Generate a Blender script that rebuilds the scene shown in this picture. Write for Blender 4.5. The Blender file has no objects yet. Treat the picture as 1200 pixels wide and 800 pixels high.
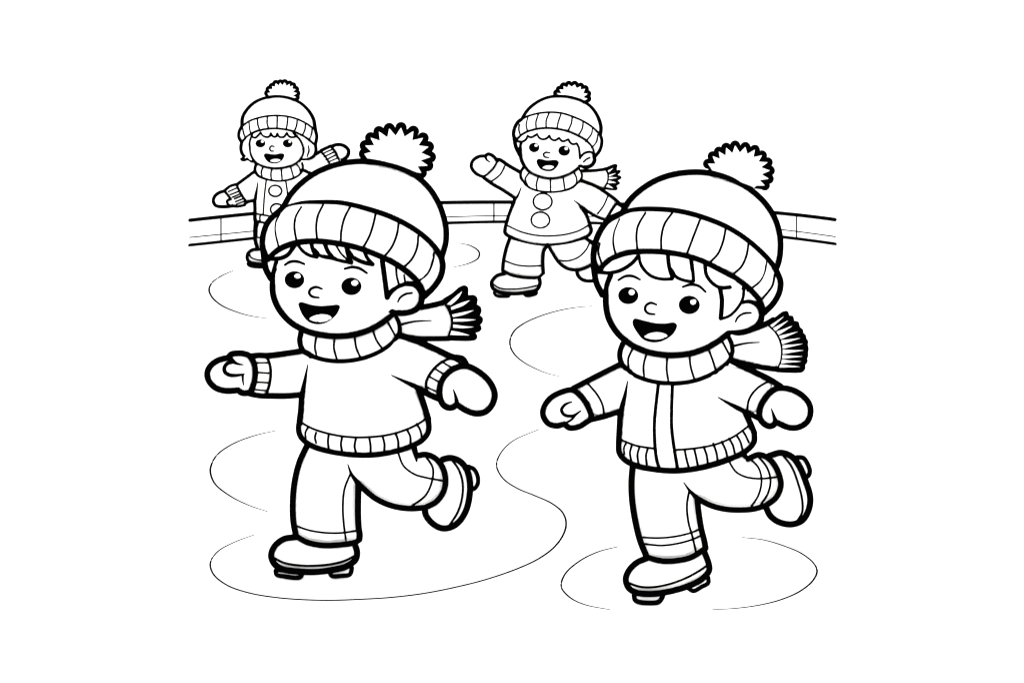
import bpy, bmesh, math
import numpy as np
from mathutils import Vector
from mathutils.bvhtree import BVHTree
from mathutils.geometry import delaunay_2d_cdt

# ------------------------------------------------------------------ camera, sky, sun, exposure
S = bpy.context.scene
W, H = 1200.0, 800.0
FPX = 2000.0            # focal length in reference pixels (60 mm on a 36 mm sensor)
CAM_H = 1.46            # eye height; the horizon of the level camera lies at row HOR
HOR = 36.0
cam_data = bpy.data.cameras.new('camera')
cam = bpy.data.objects.new('camera', cam_data)
S.collection.objects.link(cam)
cam_data.sensor_width = 36.0
cam_data.lens = 36.0 * FPX / W
cam_data.shift_y = -(H / 2 - HOR) / W
cam_data.clip_start = 0.05
cam_data.clip_end = 20000.0
cam.location = (0, 0, CAM_H)
cam.rotation_euler = (math.radians(90), 0, 0)
S.camera = cam

SUN_EL, SUN_AZ = 25.0, 186.0
world = bpy.data.worlds.new('World')
S.world = world
world.use_nodes = True
nt = world.node_tree
nt.nodes.clear()
sky = nt.nodes.new('ShaderNodeTexSky')
sky.sky_type = 'NISHITA'
sky.sun_disc = False
sky.sun_elevation = math.radians(SUN_EL)
sky.sun_rotation = math.radians(SUN_AZ)
sky.dust_density = 5.0
hs = nt.nodes.new('ShaderNodeHueSaturation')     # overcast: the blue greyed out
hs.inputs['Saturation'].default_value = 0.0
bg = nt.nodes.new('ShaderNodeBackground')
bg.inputs['Strength'].default_value = 0.15
wo = nt.nodes.new('ShaderNodeOutputWorld')
cl = nt.nodes.new('ShaderNodeTexNoise')         # a closed, nearly even cloud deck
cl.inputs['Scale'].default_value = 1.3
cr = nt.nodes.new('ShaderNodeMapRange')
cr.inputs['To Min'].default_value = 7.0
cr.inputs['To Max'].default_value = 7.4
mx = nt.nodes.new('ShaderNodeMix')
mx.data_type = 'RGBA'
mx.inputs['Factor'].default_value = 0.93
nt.links.new(sky.outputs[0], hs.inputs['Color'])
nt.links.new(cl.outputs['Fac'], cr.inputs['Value'])
nt.links.new(hs.outputs[0], mx.inputs['A'])
nt.links.new(cr.outputs['Result'], mx.inputs['B'])
nt.links.new(mx.outputs['Result'], bg.inputs[0])
nt.links.new(bg.outputs[0], wo.inputs[0])

sun_data = bpy.data.lights.new('sun', 'SUN')
sun_data.energy = 1.5
sun_data.angle = math.radians(25)
sun_data.color = (1.0, 0.98, 0.95)
sun = bpy.data.objects.new('sun', sun_data)
S.collection.objects.link(sun)
az, el = math.radians(SUN_AZ), math.radians(SUN_EL)
sun_dir = Vector((math.sin(az) * math.cos(el), math.cos(az) * math.cos(el), math.sin(el)))
sun.rotation_euler = (-sun_dir).to_track_quat('-Z', 'Y').to_euler()

S.view_settings.view_transform = 'Standard'
S.view_settings.look = 'None'
S.view_settings.gamma = 1.0
S.view_settings.use_curve_mapping = False
S.view_settings.exposure = 0.92
S.cycles.filter_width = 1.45

# ------------------------------------------------------------------ materials
def white(name, lo, hi, scale, rough):
    m = bpy.data.materials.new(name)
    m.use_nodes = True
    n = m.node_tree
    p = n.nodes['Principled BSDF']
    p.inputs['Roughness'].default_value = rough
    p.inputs['Specular IOR Level'].default_value = 0.15
    tc = n.nodes.new('ShaderNodeTexCoord')
    no = n.nodes.new('ShaderNodeTexNoise')
    no.inputs['Scale'].default_value = scale
    no.inputs['Detail'].default_value = 4.0
    cr = n.nodes.new('ShaderNodeValToRGB')
    cr.color_ramp.elements[0].color = (lo, lo, lo, 1)
    cr.color_ramp.elements[1].color = (hi, hi, hi, 1)
    n.links.new(tc.outputs['Object'], no.inputs['Vector'])
    n.links.new(no.outputs['Fac'], cr.inputs['Fac'])
    n.links.new(cr.outputs['Color'], p.inputs['Base Color'])
    return m
def black(name):
    m = bpy.data.materials.new(name)
    m.use_nodes = True
    p = m.node_tree.nodes['Principled BSDF']
    p.inputs['Base Color'].default_value = (0.0004, 0.0004, 0.0004, 1)
    p.inputs['Roughness'].default_value = 1.0
    p.inputs['Specular IOR Level'].default_value = 0.0
    return m
WOOL = white('white_wool', .82, .88, 60, .95)
CLOTH = white('white_cloth', .83, .88, 40, .9)
SKIN = white('white_skin', .85, .88, 20, .7)
HAIRM = white('white_hair', .83, .88, 50, .8)
BOOTM = white('white_leather', .83, .88, 30, .6)
BOARD = white('white_board', .84, .88, 8, .6)
ICE = white('white_ice', .86, .89, 1.5, .6)
INK = black('black_ink')

# ------------------------------------------------------------------ tracing helpers (reference pixels)
def frame(x0, y0, k):
    def f(*pts):
        return [(x0 + p[0] / k, y0 + p[1] / k) + ((1,) if len(p) > 2 else (0,)) for p in pts]
    return f

def rev(a):
    return list(reversed(a))

def join(*lists):
    out = []
    for l in lists:
        l = [list(p) for p in l]
        l[0][2] = 1
        l[-1][2] = 1
        for p in l:
            if out and math.hypot(out[-1][0] - p[0], out[-1][1] - p[1]) < 0.8:
                out[-1][2] = 1
                continue
            out.append(p)
    if math.hypot(out[-1][0] - out[0][0], out[-1][1] - out[0][1]) < 0.8:
        out.pop()
        out[0][2] = 1
    return [tuple(p) for p in out]

def catmull(P, step):
    """open centripetal Catmull-Rom through P"""
    P = [np.array(p[:2], float) for p in P]
    if len(P) == 2:
        n = max(1, int(np.linalg.norm(P[1] - P[0]) / step))
        return [P[0] + (P[1] - P[0]) * i / n for i in range(n + 1)]
    Q = [2 * P[0] - P[1]] + P + [2 * P[-1] - P[-2]]
    out = [P[0]]
    for i in range(1, len(Q) - 2):
        p0, p1, p2, p3 = Q[i - 1:i + 3]
        t0 = 0.0
        t1 = t0 + max(np.linalg.norm(p1 - p0), 1e-4) ** .5
        t2 = t1 + max(np.linalg.norm(p2 - p1), 1e-4) ** .5
        t3 = t2 + max(np.linalg.norm(p3 - p2), 1e-4) ** .5
        n = max(2, int(math.ceil(np.linalg.norm(p2 - p1) / step)))
        for j in range(1, n + 1):
            t = t1 + (t2 - t1) * j / n
            a1 = (t1 - t) / (t1 - t0) * p0 + (t - t0) / (t1 - t0) * p1
            a2 = (t2 - t) / (t2 - t1) * p1 + (t - t1) / (t2 - t1) * p2
            a3 = (t3 - t) / (t3 - t2) * p2 + (t - t2) / (t3 - t2) * p3
            b1 = (t2 - t) / (t2 - t0) * a1 + (t - t0) / (t2 - t0) * a2
            b2 = (t3 - t) / (t3 - t1) * a2 + (t - t1) / (t3 - t1) * a3
            out.append((t2 - t) / (t2 - t1) * b1 + (t - t1) / (t2 - t1) * b2)
    return out

def spline(P, step, closed=False):
    if not closed:
        segs, cur = [], [P[0]]
        for p in P[1:]:
            cur.append(p)
            if len(p) > 2 and p[2]:
                segs.append(cur)
                cur = [p]
        if len(cur) > 1:
            segs.append(cur)
        out = []
        for s in segs:
            c = catmull(s, step)
            out += c if not out else c[1:]
        return out
    cor = [i for i, p in enumerate(P) if len(p) > 2 and p[2]]
    if not cor:
        n = len(P)
        ext = [P[(i - 3) % n][:2] for i in range(n + 7)]
        full = [np.array(p) for p in catmull(ext, step)]
        # cut the middle period
        a, b = np.array(P[0][:2]), None
        i0 = min(range(len(full) // 2), key=lambda i: np.linalg.norm(full[i] - a))
        i1 = min(range(len(full) // 2, len(full)), key=lambda i: np.linalg.norm(full[i] - a))
        return full[i0:i1]
    Q = P[cor[0]:] + P[:cor[0]] + [P[cor[0]]]
    return spline([tuple(p[:2]) + ((p[2] if len(p) > 2 else 0),) for p in Q], step)[:-1]

def ellipse(cx, cy, rx, ry, n=20):
    return [(cx + rx * math.cos(2 * math.pi * i / n), cy + ry * math.sin(2 * math.pi * i / n), 0) for i in range(n)]

def poly_area(L):
    x, y = L[:, 0], L[:, 1]
    return .5 * np.sum(x * np.roll(y, -1) - np.roll(x, -1) * y)

def inside(pts, L):
    x, y = pts[:, 0][:, None], pts[:, 1][:, None]
    x0, y0 = L[:, 0][None], L[:, 1][None]
    x1, y1 = np.roll(L[:, 0], -1)[None], np.roll(L[:, 1], -1)[None]
    c = (y0 > y) != (y1 > y)
    with np.errstate(divide='ignore', invalid='ignore'):
        xi = (x1 - x0) * (y - y0) / (y1 - y0) + x0
    return (np.sum(c & (x < xi), axis=1) % 2) == 1

def dist_to(pts, L):
    a = L[None]
    b = np.roll(L, -1, axis=0)[None]
    p = pts[:, None]
    ab = b - a
    t = np.clip(np.sum((p - a) * ab, -1) / np.maximum(np.sum(ab * ab, -1), 1e-9), 0, 1)
    return np.min(np.linalg.norm(p - a - t[..., None] * ab, axis=-1), axis=1)

def inset(L, r):
    if r <= 0:
        return L
    if poly_area(L) < 0:
        L = L[::-1]
    t = np.roll(L, -1, axis=0) - np.roll(L, 1, axis=0)
    t /= np.maximum(np.linalg.norm(t, axis=1, keepdims=True), 1e-9)
    n = np.stack([-t[:, 1], t[:, 0]], 1)
    M = L + n * r
    d = dist_to(M, L)
    keep = (d > r * .6) & inside(M, L)
    return M[keep] if keep.sum() > 8 else L

# ------------------------------------------------------------------ a figure: rounded solids with raised black piping
class Figure:
    def __init__(self, d, foot, line_step):
        self.d = d                    # distance of its upright middle plane from the camera
        self.s = d / FPX              # metres per reference pixel at that distance
        self.base = self.world(foot[0], foot[1], 0)
        self.base.z = 0.0
        self.step = line_step
        self.fat = .4 if line_step > 2 else .32
        self.tops = []                # front surfaces built so far
        self.parts = {}
        self.lines = []

    def world(self, px, py, dep):
        q = self.d + dep * self.s
        return Vector(((px - W / 2) / FPX * q, q, CAM_H - (py - HOR) / FPX * q))

    def surf(self, x, y, only=None):
        best = None
        for nm, t in self.tops:
            if only is not None and nm not in only:
                continue
            h = t.ray_cast(Vector((x, y, -5000.0)), Vector((0, 0, 1)))
            if h[0] is not None and (best is None or h[0].z < best):
                best = h[0].z
        return best

    def solid(self, part, outline, r=0.0, off=0.0, k=.8, on=None, lift=0.0, wrap=True, mat=0, seen=True, gmul=1.0):
        """a puffed-up closed shape; on = names of the parts it lies over"""
        L = np.array([p for p in spline(outline, self.step, True)])
        L = inset(L, r)
        A = abs(poly_area(L))
        g = max(self.step * .9, math.sqrt(A) / 26.0) * gmul
        keep = [L[0]]
        for p in L[1:]:
            if np.linalg.norm(p - keep[-1]) > min(g * .55, self.step * 1.5):
                keep.append(p)
        B = np.array(keep)
        x0, y0 = B.min(0)
        x1, y1 = B.max(0)
        gx, gy = np.meshgrid(np.arange(x0, x1 + g, g), np.arange(y0, y1 + g, g * .866))
        gx = gx + (np.arange(gx.shape[0]) % 2)[:, None] * g * .5
        G = np.stack([gx.ravel(), gy.ravel()], 1)
        G = G[inside(G, B)]
        if len(G):
            G = G[dist_to(G, B) > g * .45]
        nb = len(B)
        allp = [Vector((float(p[0]), float(p[1]))) for p in B] + [Vector((float(p[0]), float(p[1]))) for p in G]
        res = delaunay_2d_cdt(allp, [(i, (i + 1) % nb) for i in range(nb)], [], 1, 1e-4)
        V = np.array([[v.x, v.y] for v in res[0]])
        T = [tuple(f) for f in res[2]]
        n = len(V)
        cnt = {}
        for f in T:
            for a, b in ((f[0], f[1]), (f[1], f[2]), (f[2], f[0])):
                e = (min(a, b), max(a, b))
                cnt[e] = cnt.get(e, 0) + 1
        bd = [e for e, c in cnt.items() if c == 1]
        isb = np.zeros(n, bool)
        for a, b in bd:
            isb[a] = isb[b] = True
        used = np.zeros(n, bool)
        for f in T:
            used[list(f)] = True
        # -lap(u) = 3, u = 0 on the rim; sqrt(u) is a round profile
        M = np.zeros((n, n))
        rhs = np.zeros(n)
        for f in T:
            P = V[list(f)]
            ar = abs(.5 * ((P[1, 0] - P[0, 0]) * (P[2, 1] - P[0, 1]) - (P[2, 0] - P[0, 0]) * (P[1, 1] - P[0, 1])))
            ar = max(ar, 1e-6)
            for q in range(3):
                i, j, o = f[q], f[(q + 1) % 3], f[(q + 2) % 3]
                e1, e2 = V[i] - V[o], V[j] - V[o]
                w = .5 * float(e1 @ e2) / (2 * ar)
                M[i, i] += w; M[j, j] += w
                M[i, j] -= w; M[j, i] -= w
                rhs[f[q]] += 3.0 * ar / 3
        fix = isb | ~used
        M[fix] = 0
        M[fix, fix] = 1
        rhs[fix] = 0
        u = np.linalg.solve(M, rhs)
        h = np.sqrt(np.clip(u, 0, None)) * k
        basev = np.full(n, off)
        if on is not None:
            for i in range(n):
                b = self.surf(V[i, 0], V[i, 1], None if on == 'all' else on)
                basev[i] = off if b is None else min(b, off) if wrap else b
            if not wrap:      # close holes where nothing lies beneath
                hit = np.array([self.surf(V[i, 0], V[i, 1], None if on == 'all' else on) is not None for i in range(n)])
                if hit.any() and (~hit).any():
                    for i in np.where(~hit)[0]:
                        j = np.where(hit)[0][np.argmin(np.linalg.norm(V[hit] - V[i], axis=1))]
                        basev[i] = basev[j]
        front = basev - lift - h
        back = 2 * off - front if wrap else basev + 3.0
        bm = self.part(part)
        vf = [bm.verts.new(self.world(V[i, 0], V[i, 1], front[i]) - self.base) for i in range(n)]
        vb = [bm.verts.new(self.world(V[i, 0], V[i, 1], back[i]) - self.base) for i in range(n)]
        faces = []
        for f in T:
            faces.append((vf[f[0]], vf[f[1]], vf[f[2]]))
            faces.append((vb[f[2]], vb[f[1]], vb[f[0]]))
        for a, b in bd:
            if abs(front[a] - back[a]) + abs(front[b] - back[b]) > 1e-3:
                faces.append((vf[a], vf[b], vb[b], vb[a]))
        for f in faces:
            try:
                ff = bm.faces.new(f)
                ff.material_index = mat
                ff.smooth = True
            except ValueError:
                pass
        if abs(front[isb] - back[isb]).max() < 1e-3 if isb.any() else False:
            bmesh.ops.remove_doubles(bm, verts=[v for v in vf + vb], dist=1e-6)
        if seen:
            self.tops.append((part, BVHTree.FromPolygons([(V[i, 0], V[i, 1], front[i]) for i in range(n)], T)))

    def part(self, name):
        if name not in self.parts:
            self.parts[name] = bmesh.new()
        return self.parts[name]

    def line(self, part, pts, r, off=0.0, closed=False, lift=.5, only=None):
        self.lines.append((part, pts, r, off, closed, lift, only))

    def draw_lines(self):
        for part, pts, r, off, closed, lift, only in self.lines:
            if not closed and isinstance(r, (int, float)) and r < 1.1:      # fine seams run right up to the piping they meet
                e0 = np.array(pts[0][:2]) - np.array(pts[1][:2])
                e1 = np.array(pts[-1][:2]) - np.array(pts[-2][:2])
                e0 = np.array(pts[0][:2]) + e0 / np.linalg.norm(e0) * self.step * .5
                e1 = np.array(pts[-1][:2]) + e1 / np.linalg.norm(e1) * self.step * .5
                pts = [(e0[0], e0[1], 0)] + list(pts) + [(e1[0], e1[1], 0)] if len(pts) > 2 else [(e0[0], e0[1], 0), (e1[0], e1[1], 0)]
            C = spline(pts, max(.8, self.step * .6), closed)
            m = len(C)
            if isinstance(r, (int, float)):
                R = np.full(m, float(r))
            else:
                R = np.interp(np.linspace(0, 1, m), np.linspace(0, 1, len(r)), r)
            dep = np.array([np.nan if (v := self.surf(c[0], c[1], only)) is None else min(v, off) for c in C])
            hit = ~np.isnan(dep)
            if not hit.any():
                dep[:] = off
            elif closed or hit.mean() < .5:
                dep[~hit] = off
            else:
                idx = np.where(hit)[0]
                for i in np.where(~hit)[0]:
                    dep[i] = dep[idx[np.argmin(abs(idx - i))]]
            ker = 2
            sm = dep.copy()
            for i in range(m):
                js = [(i + q) % m for q in range(-ker, ker + 1)] if closed else [min(max(i + q, 0), m - 1) for q in range(-ker, ker + 1)]
                sm[i] = min(dep[i], np.mean(dep[js]))
            R = R + self.fat + (.12 if R.max() < 1.6 else .16)
            dep = sm - R * (lift + (.3 if R.max() < 1.6 else 0))
            P = [self.world(C[i][0], C[i][1], dep[i]) - self.base for i in range(m)]
            tube(self.part(part), P, [R[i] * (self.d + dep[i] * self.s) / FPX for i in range(m)], closed, 1)

def tube(bm, P, R, closed, mat, sides=8):
    m = len(P)
    if not closed:                    # rounded tips
        t0 = (P[0] - P[1]).normalized()
        t1 = (P[-1] - P[-2]).normalized()
        P = [P[0] + t0 * R[0] * .8, P[0] + t0 * R[0] * .5] + list(P) + [P[-1] + t1 * R[-1] * .5, P[-1] + t1 * R[-1] * .8]
        R = [R[0] * .45, R[0] * .85] + list(R) + [R[-1] * .85, R[-1] * .45]
        m = len(P)
    rings = []
    ref = Vector((0, 1, 0))
    for i in range(m):
        a = P[(i - 1) % m] if (closed or i > 0) else P[i]
        b = P[(i + 1) % m] if (closed or i < m - 1) else P[i]
        t = (b - a)
        t = t.normalized() if t.length > 1e-9 else Vector((1, 0, 0))
        u = ref - t * ref.dot(t)
        if u.length < .05:
            u = Vector((0, 0, 1)) - t * t.z
        u.normalize()
        v = t.cross(u)
        rings.append([bm.verts.new(P[i] + (u * math.cos(2 * math.pi * q / sides) + v * math.sin(2 * math.pi * q / sides)) * R[i]) for q in range(sides)])
    for i in range(m if closed else m - 1):
        A, B = rings[i], rings[(i + 1) % m]
        for q in range(sides):
            f = bm.faces.new((A[q], A[(q + 1) % sides], B[(q + 1) % sides], B[q]))
            f.material_index = mat
            f.smooth = True
    if not closed:
        f = bm.faces.new(rings[0][::-1]); f.material_index = mat
        f = bm.faces.new(rings[-1]); f.material_index = mat

def link(name, bm, mats, parent=None, loc=None):
    bmesh.ops.recalc_face_normals(bm, faces=bm.faces)
    me = bpy.data.meshes.new(name)
    bm.to_mesh(me)
    bm.free()
    for m in mats:
        me.materials.append(m)
    o = bpy.data.objects.new(name, me)
    S.collection.objects.link(o)
    if parent is not None:
        o.parent = parent
    if loc is not None:
        o.location = loc
    return o

def tag(o, label, cat, group=None):
    o['label'] = label
    o['category'] = cat
    if group:
        o['group'] = group

MATS = {'person': SKIN, 'hair': HAIRM, 'ice_skate': BOOTM, 'blade': BOOTM, 'trousers': CLOTH, 'jacket': CLOTH,
        'coat': CLOTH, 'button': BOOTM, 'zip_placket': CLOTH}
def finish(fig, tree, label):
    """tree: list of (key, name, parent key); the first is the body"""
    fig.draw_lines()
    made = {}
    for key, name, par in tree:
        if key not in fig.parts:
            continue
        o = link(name, fig.parts[key], [MATS.get(name, WOOL), INK], made.get(par), fig.base if par is None else None)
        made[key] = o
    tag(made[tree[0][0]], label, 'person', 'children skating on the ice rink')
    return made

def pompom(fig, key, zig, r, off, cx, cy, k=.6, tail=()):
    """zig: teeth and spikes alternating (spike tips at odd places); r: width of the black tufts round each spike"""
    zig = [(cx + (p[0] - cx) * q, cy + (p[1] - cy) * q) for p, q in zip(zig, [.93, .955] * len(zig))]
    r += 1.0
    outer = []
    for i in range(1, len(zig), 2):
        t = zig[i]
        a0 = math.atan2(t[1] - cy, t[0] - cx)
        for da in (-95, -65, -32, 0, 32, 65, 95):
            a = a0 + math.radians(da)
            outer.append((t[0] + (r + .2) * math.cos(a), t[1] + (r + .2) * math.sin(a), 1 if abs(da) == 95 else 0))
    outer += [(p[0], p[1], 1) for p in tail]
    fig.solid(key, outer, 0, off, k * .5, mat=1, gmul=.8)
    inner = [(p[0], p[1], 1) for p in zig] + [(p[0], p[1], 1) for p in tail]
    fig.solid(key, inner, 0, off, k, on=[key], lift=2.0, wrap=False, mat=0, gmul=.8)

# ------------------------------------------------------------------ the setting: one sheet of ice to the horizon
bm = bmesh.new()
bmesh.ops.create_grid(bm, x_segments=8, y_segments=8, size=6000)
ice = link('ice', bm, [ICE])
ice['kind'] = 'structure'

def ground(px, py):
    q = FPX * CAM_H / (py - HOR)
    return Vector(((px - W / 2) / FPX * q, q, 0))

def catmull3(P, n):
    return P

# the low rink barrier: a long shallow arc of panels
BX = [222, 259, 297, 350, 410, 470, 526, 594, 698, 800, 860, 918, 934, 979]
BB = [288.9, 284.5, 280.6, 275.2, 270.0, 265.4, 262.4, 261.6, 262.6, 268.6, 273.4, 279.2, 280.8, 287.5]
BT = [258.2, 253.7, 250.0, 245.6, 241.5, 238.6, 237.2, 236.8, 237.9, 242.4, 245.7, 249.8, 251.3, 257.6]
BM = [278.4, 274.3, 270.7, 265.8, 260.9, 256.9, 254.0, 252.7, 253.6, 259.0, 263.5, 269.2, 271.0, 277.6]
def pf(Y, deg=5):
    c = np.polyfit((np.array(BX) - 600) / 400, Y, deg)
    return lambda x: float(np.polyval(c, (x - 600) / 400))
fb, ft, fm = pf(BB), pf(BT), pf(BM)
rail = bpy.data.objects.new('rink_barrier', None)
S.collection.objects.link(rail)
tag(rail, 'low white rink barrier with black rails curving behind the skaters', 'barrier')
rail_base = ground(600, fb(600))
rail.location = rail_base
def bar(x, py):
    g = ground(x, fb(x))
    return Vector((g.x, g.y, CAM_H - (py - HOR) / FPX * g.y)), g.y
joints = [222, 258.9, 335, 415, 495, 578.8, 662, 745, 840, 933.6, 979]
for a, b in zip(joints[:-1], joints[1:]):
    bm = bmesh.new()
    xs = np.linspace(a, b, max(3, int((b - a) / 5)))
    rows = []
    for x in xs:
        t, q = bar(x, ft(x))
        g = ground(x, fb(x))
        nrm = Vector((0, .1, 0))
        rows.append([bm.verts.new(p - rail_base) for p in (g, t, t + nrm, g + nrm)])
    for r0, r1 in zip(rows[:-1], rows[1:]):
        for q in range(4):
            bm.faces.new((r0[q], r0[(q + 1) % 4], r1[(q + 1) % 4], r1[q]))
    bm.faces.new(rows[0]); bm.faces.new(rows[-1][::-1])
    mid = [bar(x, fm(x)) for x in xs]
    tube(bm, [m[0] - rail_base - Vector((0, .001, 0)) for m in mid], [.75 * m[1] / FPX for m in mid], False, 1)
    if a > 222:
        pts = [bar(a, ft(a) + (fb(a) - ft(a)) * i / 6) for i in range(7)]
        tube(bm, [p[0] - rail_base - Vector((0, .001, 0)) for p in pts], [1.0 * p[1] / FPX for p in pts], False, 1)
    link('panel', bm, [BOARD, INK], rail)
for nm, fn in (('top_rail', ft), ('base_rail', fb)):
    bm = bmesh.new()
    xs = np.linspace(222.5, 978.5, 90)
    pts = [bar(x, fn(x) - (1.2 if nm == 'base_rail' else 0)) for x in xs]
    tube(bm, [p[0] - rail_base - Vector((0, .006, 0)) for p in pts], [2.25 * p[1] / FPX for p in pts], False, 0)
    link(nm, bm, [INK], rail)

# ------------------------------------------------------------------ thin tracks cut into the ice
def track(pts, r, label):
    C = spline(pts, 3.0)
    m = len(C)
    R = np.interp(np.linspace(0, 1, m), np.linspace(0, 1, len(r)), r)
    P = [ground(c[0], c[1]) for c in C]
    o = P[m // 2].copy()
    bm = bmesh.new()
    tube(bm, [p - o for p in P], [(R[i] + .5) * P[i].y / FPX for i in range(m)], False, 0, 6)
    ob = link('skate_track', bm, [INK], None, o)
    tag(ob, label, 'skate track', 'thin skate tracks curving over the ice')
TP = (.3, .65, .75, .8, .75, .55, .25)
f = frame(220, 300, 6)
track(f((318, 105), (230, 145), (165, 195), (150, 240), (175, 295), (240, 350), (330, 390), (430, 420), (575, 442)), TP,
      'small open curved track on the ice just left of the sweater skater\'s face')
f = frame(290, 130, 4)
track(f((990, 620), (1050, 635), (1086, 662), (1082, 690), (1040, 715), (960, 735)), TP,
      'smallest track, a short hook opening left on the ice before the middle barrier')
f = frame(570, 340, 7.273)
track(f((900, 137), (760, 150), (600, 180), (440, 230), (320, 285), (240, 345), (205, 410), (202, 470), (235, 540), (310, 610), (420, 670), (520, 710), (620, 733)), TP,
      'C-shaped track on the ice between the two big skaters\' heads')
f = frame(220, 490, 3.48)
track(f((362, 50), (270, 72), (180, 107), (115, 155), (92, 210), (110, 265), (170, 315), (250, 355), (325, 380)), TP,
      'C-shaped track on the ice left of the sweater skater\'s trousers')
g_, i_ = frame(420, 640, 4), frame(560, 470, 3.2)
track(f((270, 475), (190, 505), (120, 545), (92, 590), (105, 635), (160, 680), (250, 712), (370, 732), (500, 741), (600, 742))
      + g_((0, 249), (150, 240), (300, 222), (450, 193), (600, 155), (750, 103), (850, 55))
      + i_((288, 545), (320, 500), (331, 460), (320, 420), (280, 385), (215, 355), (150, 328), (95, 290), (70, 240), (85, 195), (130, 150), (230, 105)),
      (.3, .7, .85, .9, .9, .9, .85, .85, .85, .8, .6, .25),
      'longest track, winding round below the sweater skater\'s planted skate into an S')
track(i_((525, 545), (450, 565), (380, 600), (325, 650), (313, 695), (345, 735), (400, 762), (495, 781)), TP,
      'curved track opening right, just left of the jacket skater\'s planted skate')
f = frame(700, 520, 4)
track(f((680, 438), (780, 450), (880, 480), (960, 515), (1015, 560), (1030, 595), (1010, 640), (950, 690), (860, 730), (760, 755), (650, 770), (540, 776)), TP,
      'curved track opening left, under the jacket skater\'s raised skate')

def face(fig, brow, br, nose, nr, eyes, mouth, tongue):
    for pts in brow:
        fig.line('person', pts, (br * .7, br, br, br * .7))
    fig.line('person', nose, (nr * .6, nr, nr, nr, nr * .6))
    for (cx, cy, rx, ry), (hx, hy, hrx, hry) in eyes:
        fig.solid('person', ellipse(cx, cy, rx, ry), 0, 0, .12, on=['person'], lift=1.0, wrap=False, mat=1, gmul=.8)
        fig.solid('person', ellipse(hx, hy, hrx, hry, 14), 0, 0, .1, on=['person'], lift=.8, wrap=False, mat=0, gmul=.8)  # small white spot: the eye's highlight, painted on as colour
    fig.solid('person', mouth, 0, 0, .06, on=['person'], lift=1.0, wrap=False, mat=1, gmul=.8)
    mx_, my_ = np.mean([p[0] for p in tongue]), np.mean([p[1] for p in tongue])
    tongue = [(mx_ + (p[0] - mx_) * .92, my_ + (p[1] - my_) * .86 - .25) + tuple(p[2:]) for p in tongue]
    fig.solid('person', tongue, 0, 0, .1, on=['person'], lift=.8, wrap=False, mat=0, gmul=.8)

def eye(f, cx, cy, rx, ry, hx, hy, hrx, hry, k):
    (a,), (b,) = f((cx, cy)), f((hx, hy))
    return (a[0], a[1], rx / k, ry / k), (b[0], b[1], hrx / k, hry / k)

# ================================================================== front skater in the plain sweater
A, B, C, D, E = frame(290, 130, 4), frame(290, 270, 4), frame(230, 390, 8), frame(330, 380, 4), frame(300, 500, 4)
P, V = frame(405, 135, 10), frame(500, 325, 10)
fig = Figure(2920 / 642.7, (365, 670), 2.4)
HD = -18.0
head = (B((112, 180), (116, 260), (122, 310), (145, 365), (190, 420), (240, 455), (310, 482), (400, 495), (490, 490), (560, 470), (620, 440), (668, 405, 1),
          (700, 388), (745, 388), (790, 370), (815, 335), (818, 295, 1))
        + A((872, 700), (890, 560), (850, 430), (760, 330), (640, 275), (520, 262), (400, 280), (290, 335), (190, 430), (110, 540), (98, 640)))
fig.solid('person', head, 3, HD, .85)
fig.solid('person', B((330, 380, 1), (620, 380, 1), (640, 560, 1), (520, 640, 1), (330, 580, 1)), 0, 10, .6, seen=False)
# sweater with both sleeves
arm_up = C((1010, 165), (850, 190), (660, 212), (590, 210), (520, 216))
cuff_end = C((520, 216), (548, 300), (556, 380), (540, 480), (505, 572))
arm_lo = C((505, 572), (600, 588), (720, 592), (850, 592), (985, 580))
side_l = D((95, 330), (91, 400), (84, 455))
hem_lo = D((84, 455), (80, 490), (90, 525), (125, 558), (190, 585), (270, 603), (370, 612), (460, 608), (540, 592), (610, 568), (660, 540), (688, 500), (688, 445))
side_r = D((688, 445), (665, 370), (640, 298))
arm_r_lo = D((640, 298), (690, 328), (745, 352))
mit_edge_r = D((745, 352), (738, 320), (744, 280), (770, 235), (815, 203), (868, 192))
arm_r_up = D((868, 192), (848, 162), (800, 152), (720, 115), (640, 80), (545, 48))
neck = D((545, 48), (450, 80), (300, 110), (180, 110), (90, 122))
fig.solid('sweater', join(arm_up, cuff_end, arm_lo, side_l, hem_lo, side_r, arm_r_lo, mit_edge_r, arm_r_up, neck), 3, 0, .75)
fig.line('sweater', arm_up, 3.1); fig.line('sweater', arm_lo, 3.0); fig.line('sweater', side_l, 3.3); fig.line('sweater', side_r, 3.4)
fig.line('sweater', arm_r_lo, 3.3); fig.line('sweater', arm_r_up, 3.4)
fig.line('sweater', C((1045, 300), (1030, 380), (1010, 490), (990, 600)), (.3, 1.2, 2.3, 3.3))
fig.line('sweater', D((515, 238), (565, 262), (620, 288), (665, 314)), (.3, 1.4, 2.6, 3.2))
# knitted hem
hem_top = D((84, 455), (150, 490), (240, 516), (330, 528), (420, 527), (510, 515), (590, 490), (650, 460), (688, 432))
hl = [p for p in hem_lo]
fig.solid('hem', join(hem_top, rev(hem_lo)), 2.6, 0, .22, on=['sweater'], lift=1.5)
fig.line('hem', hem_top, .95); fig.line('hem', hem_lo, 3.1)
for a in (((122, 485), (112, 505), (113, 525)), ((160, 512), (156, 530), (161, 550)), ((220, 520), (217, 550), (221, 583)), ((282, 535), (278, 560), (282, 590)),
          ((347, 540), (342, 570), (348, 600)), ((412, 538), (417, 570), (417, 600)), ((475, 530), (482, 560), (481, 592)), ((535, 512), (546, 545), (547, 575)),
          ((590, 497), (603, 525), (604, 558)), ((636, 470), (650, 495), (656, 522))):
    fig.line('hem', D(*a), .95)
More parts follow.
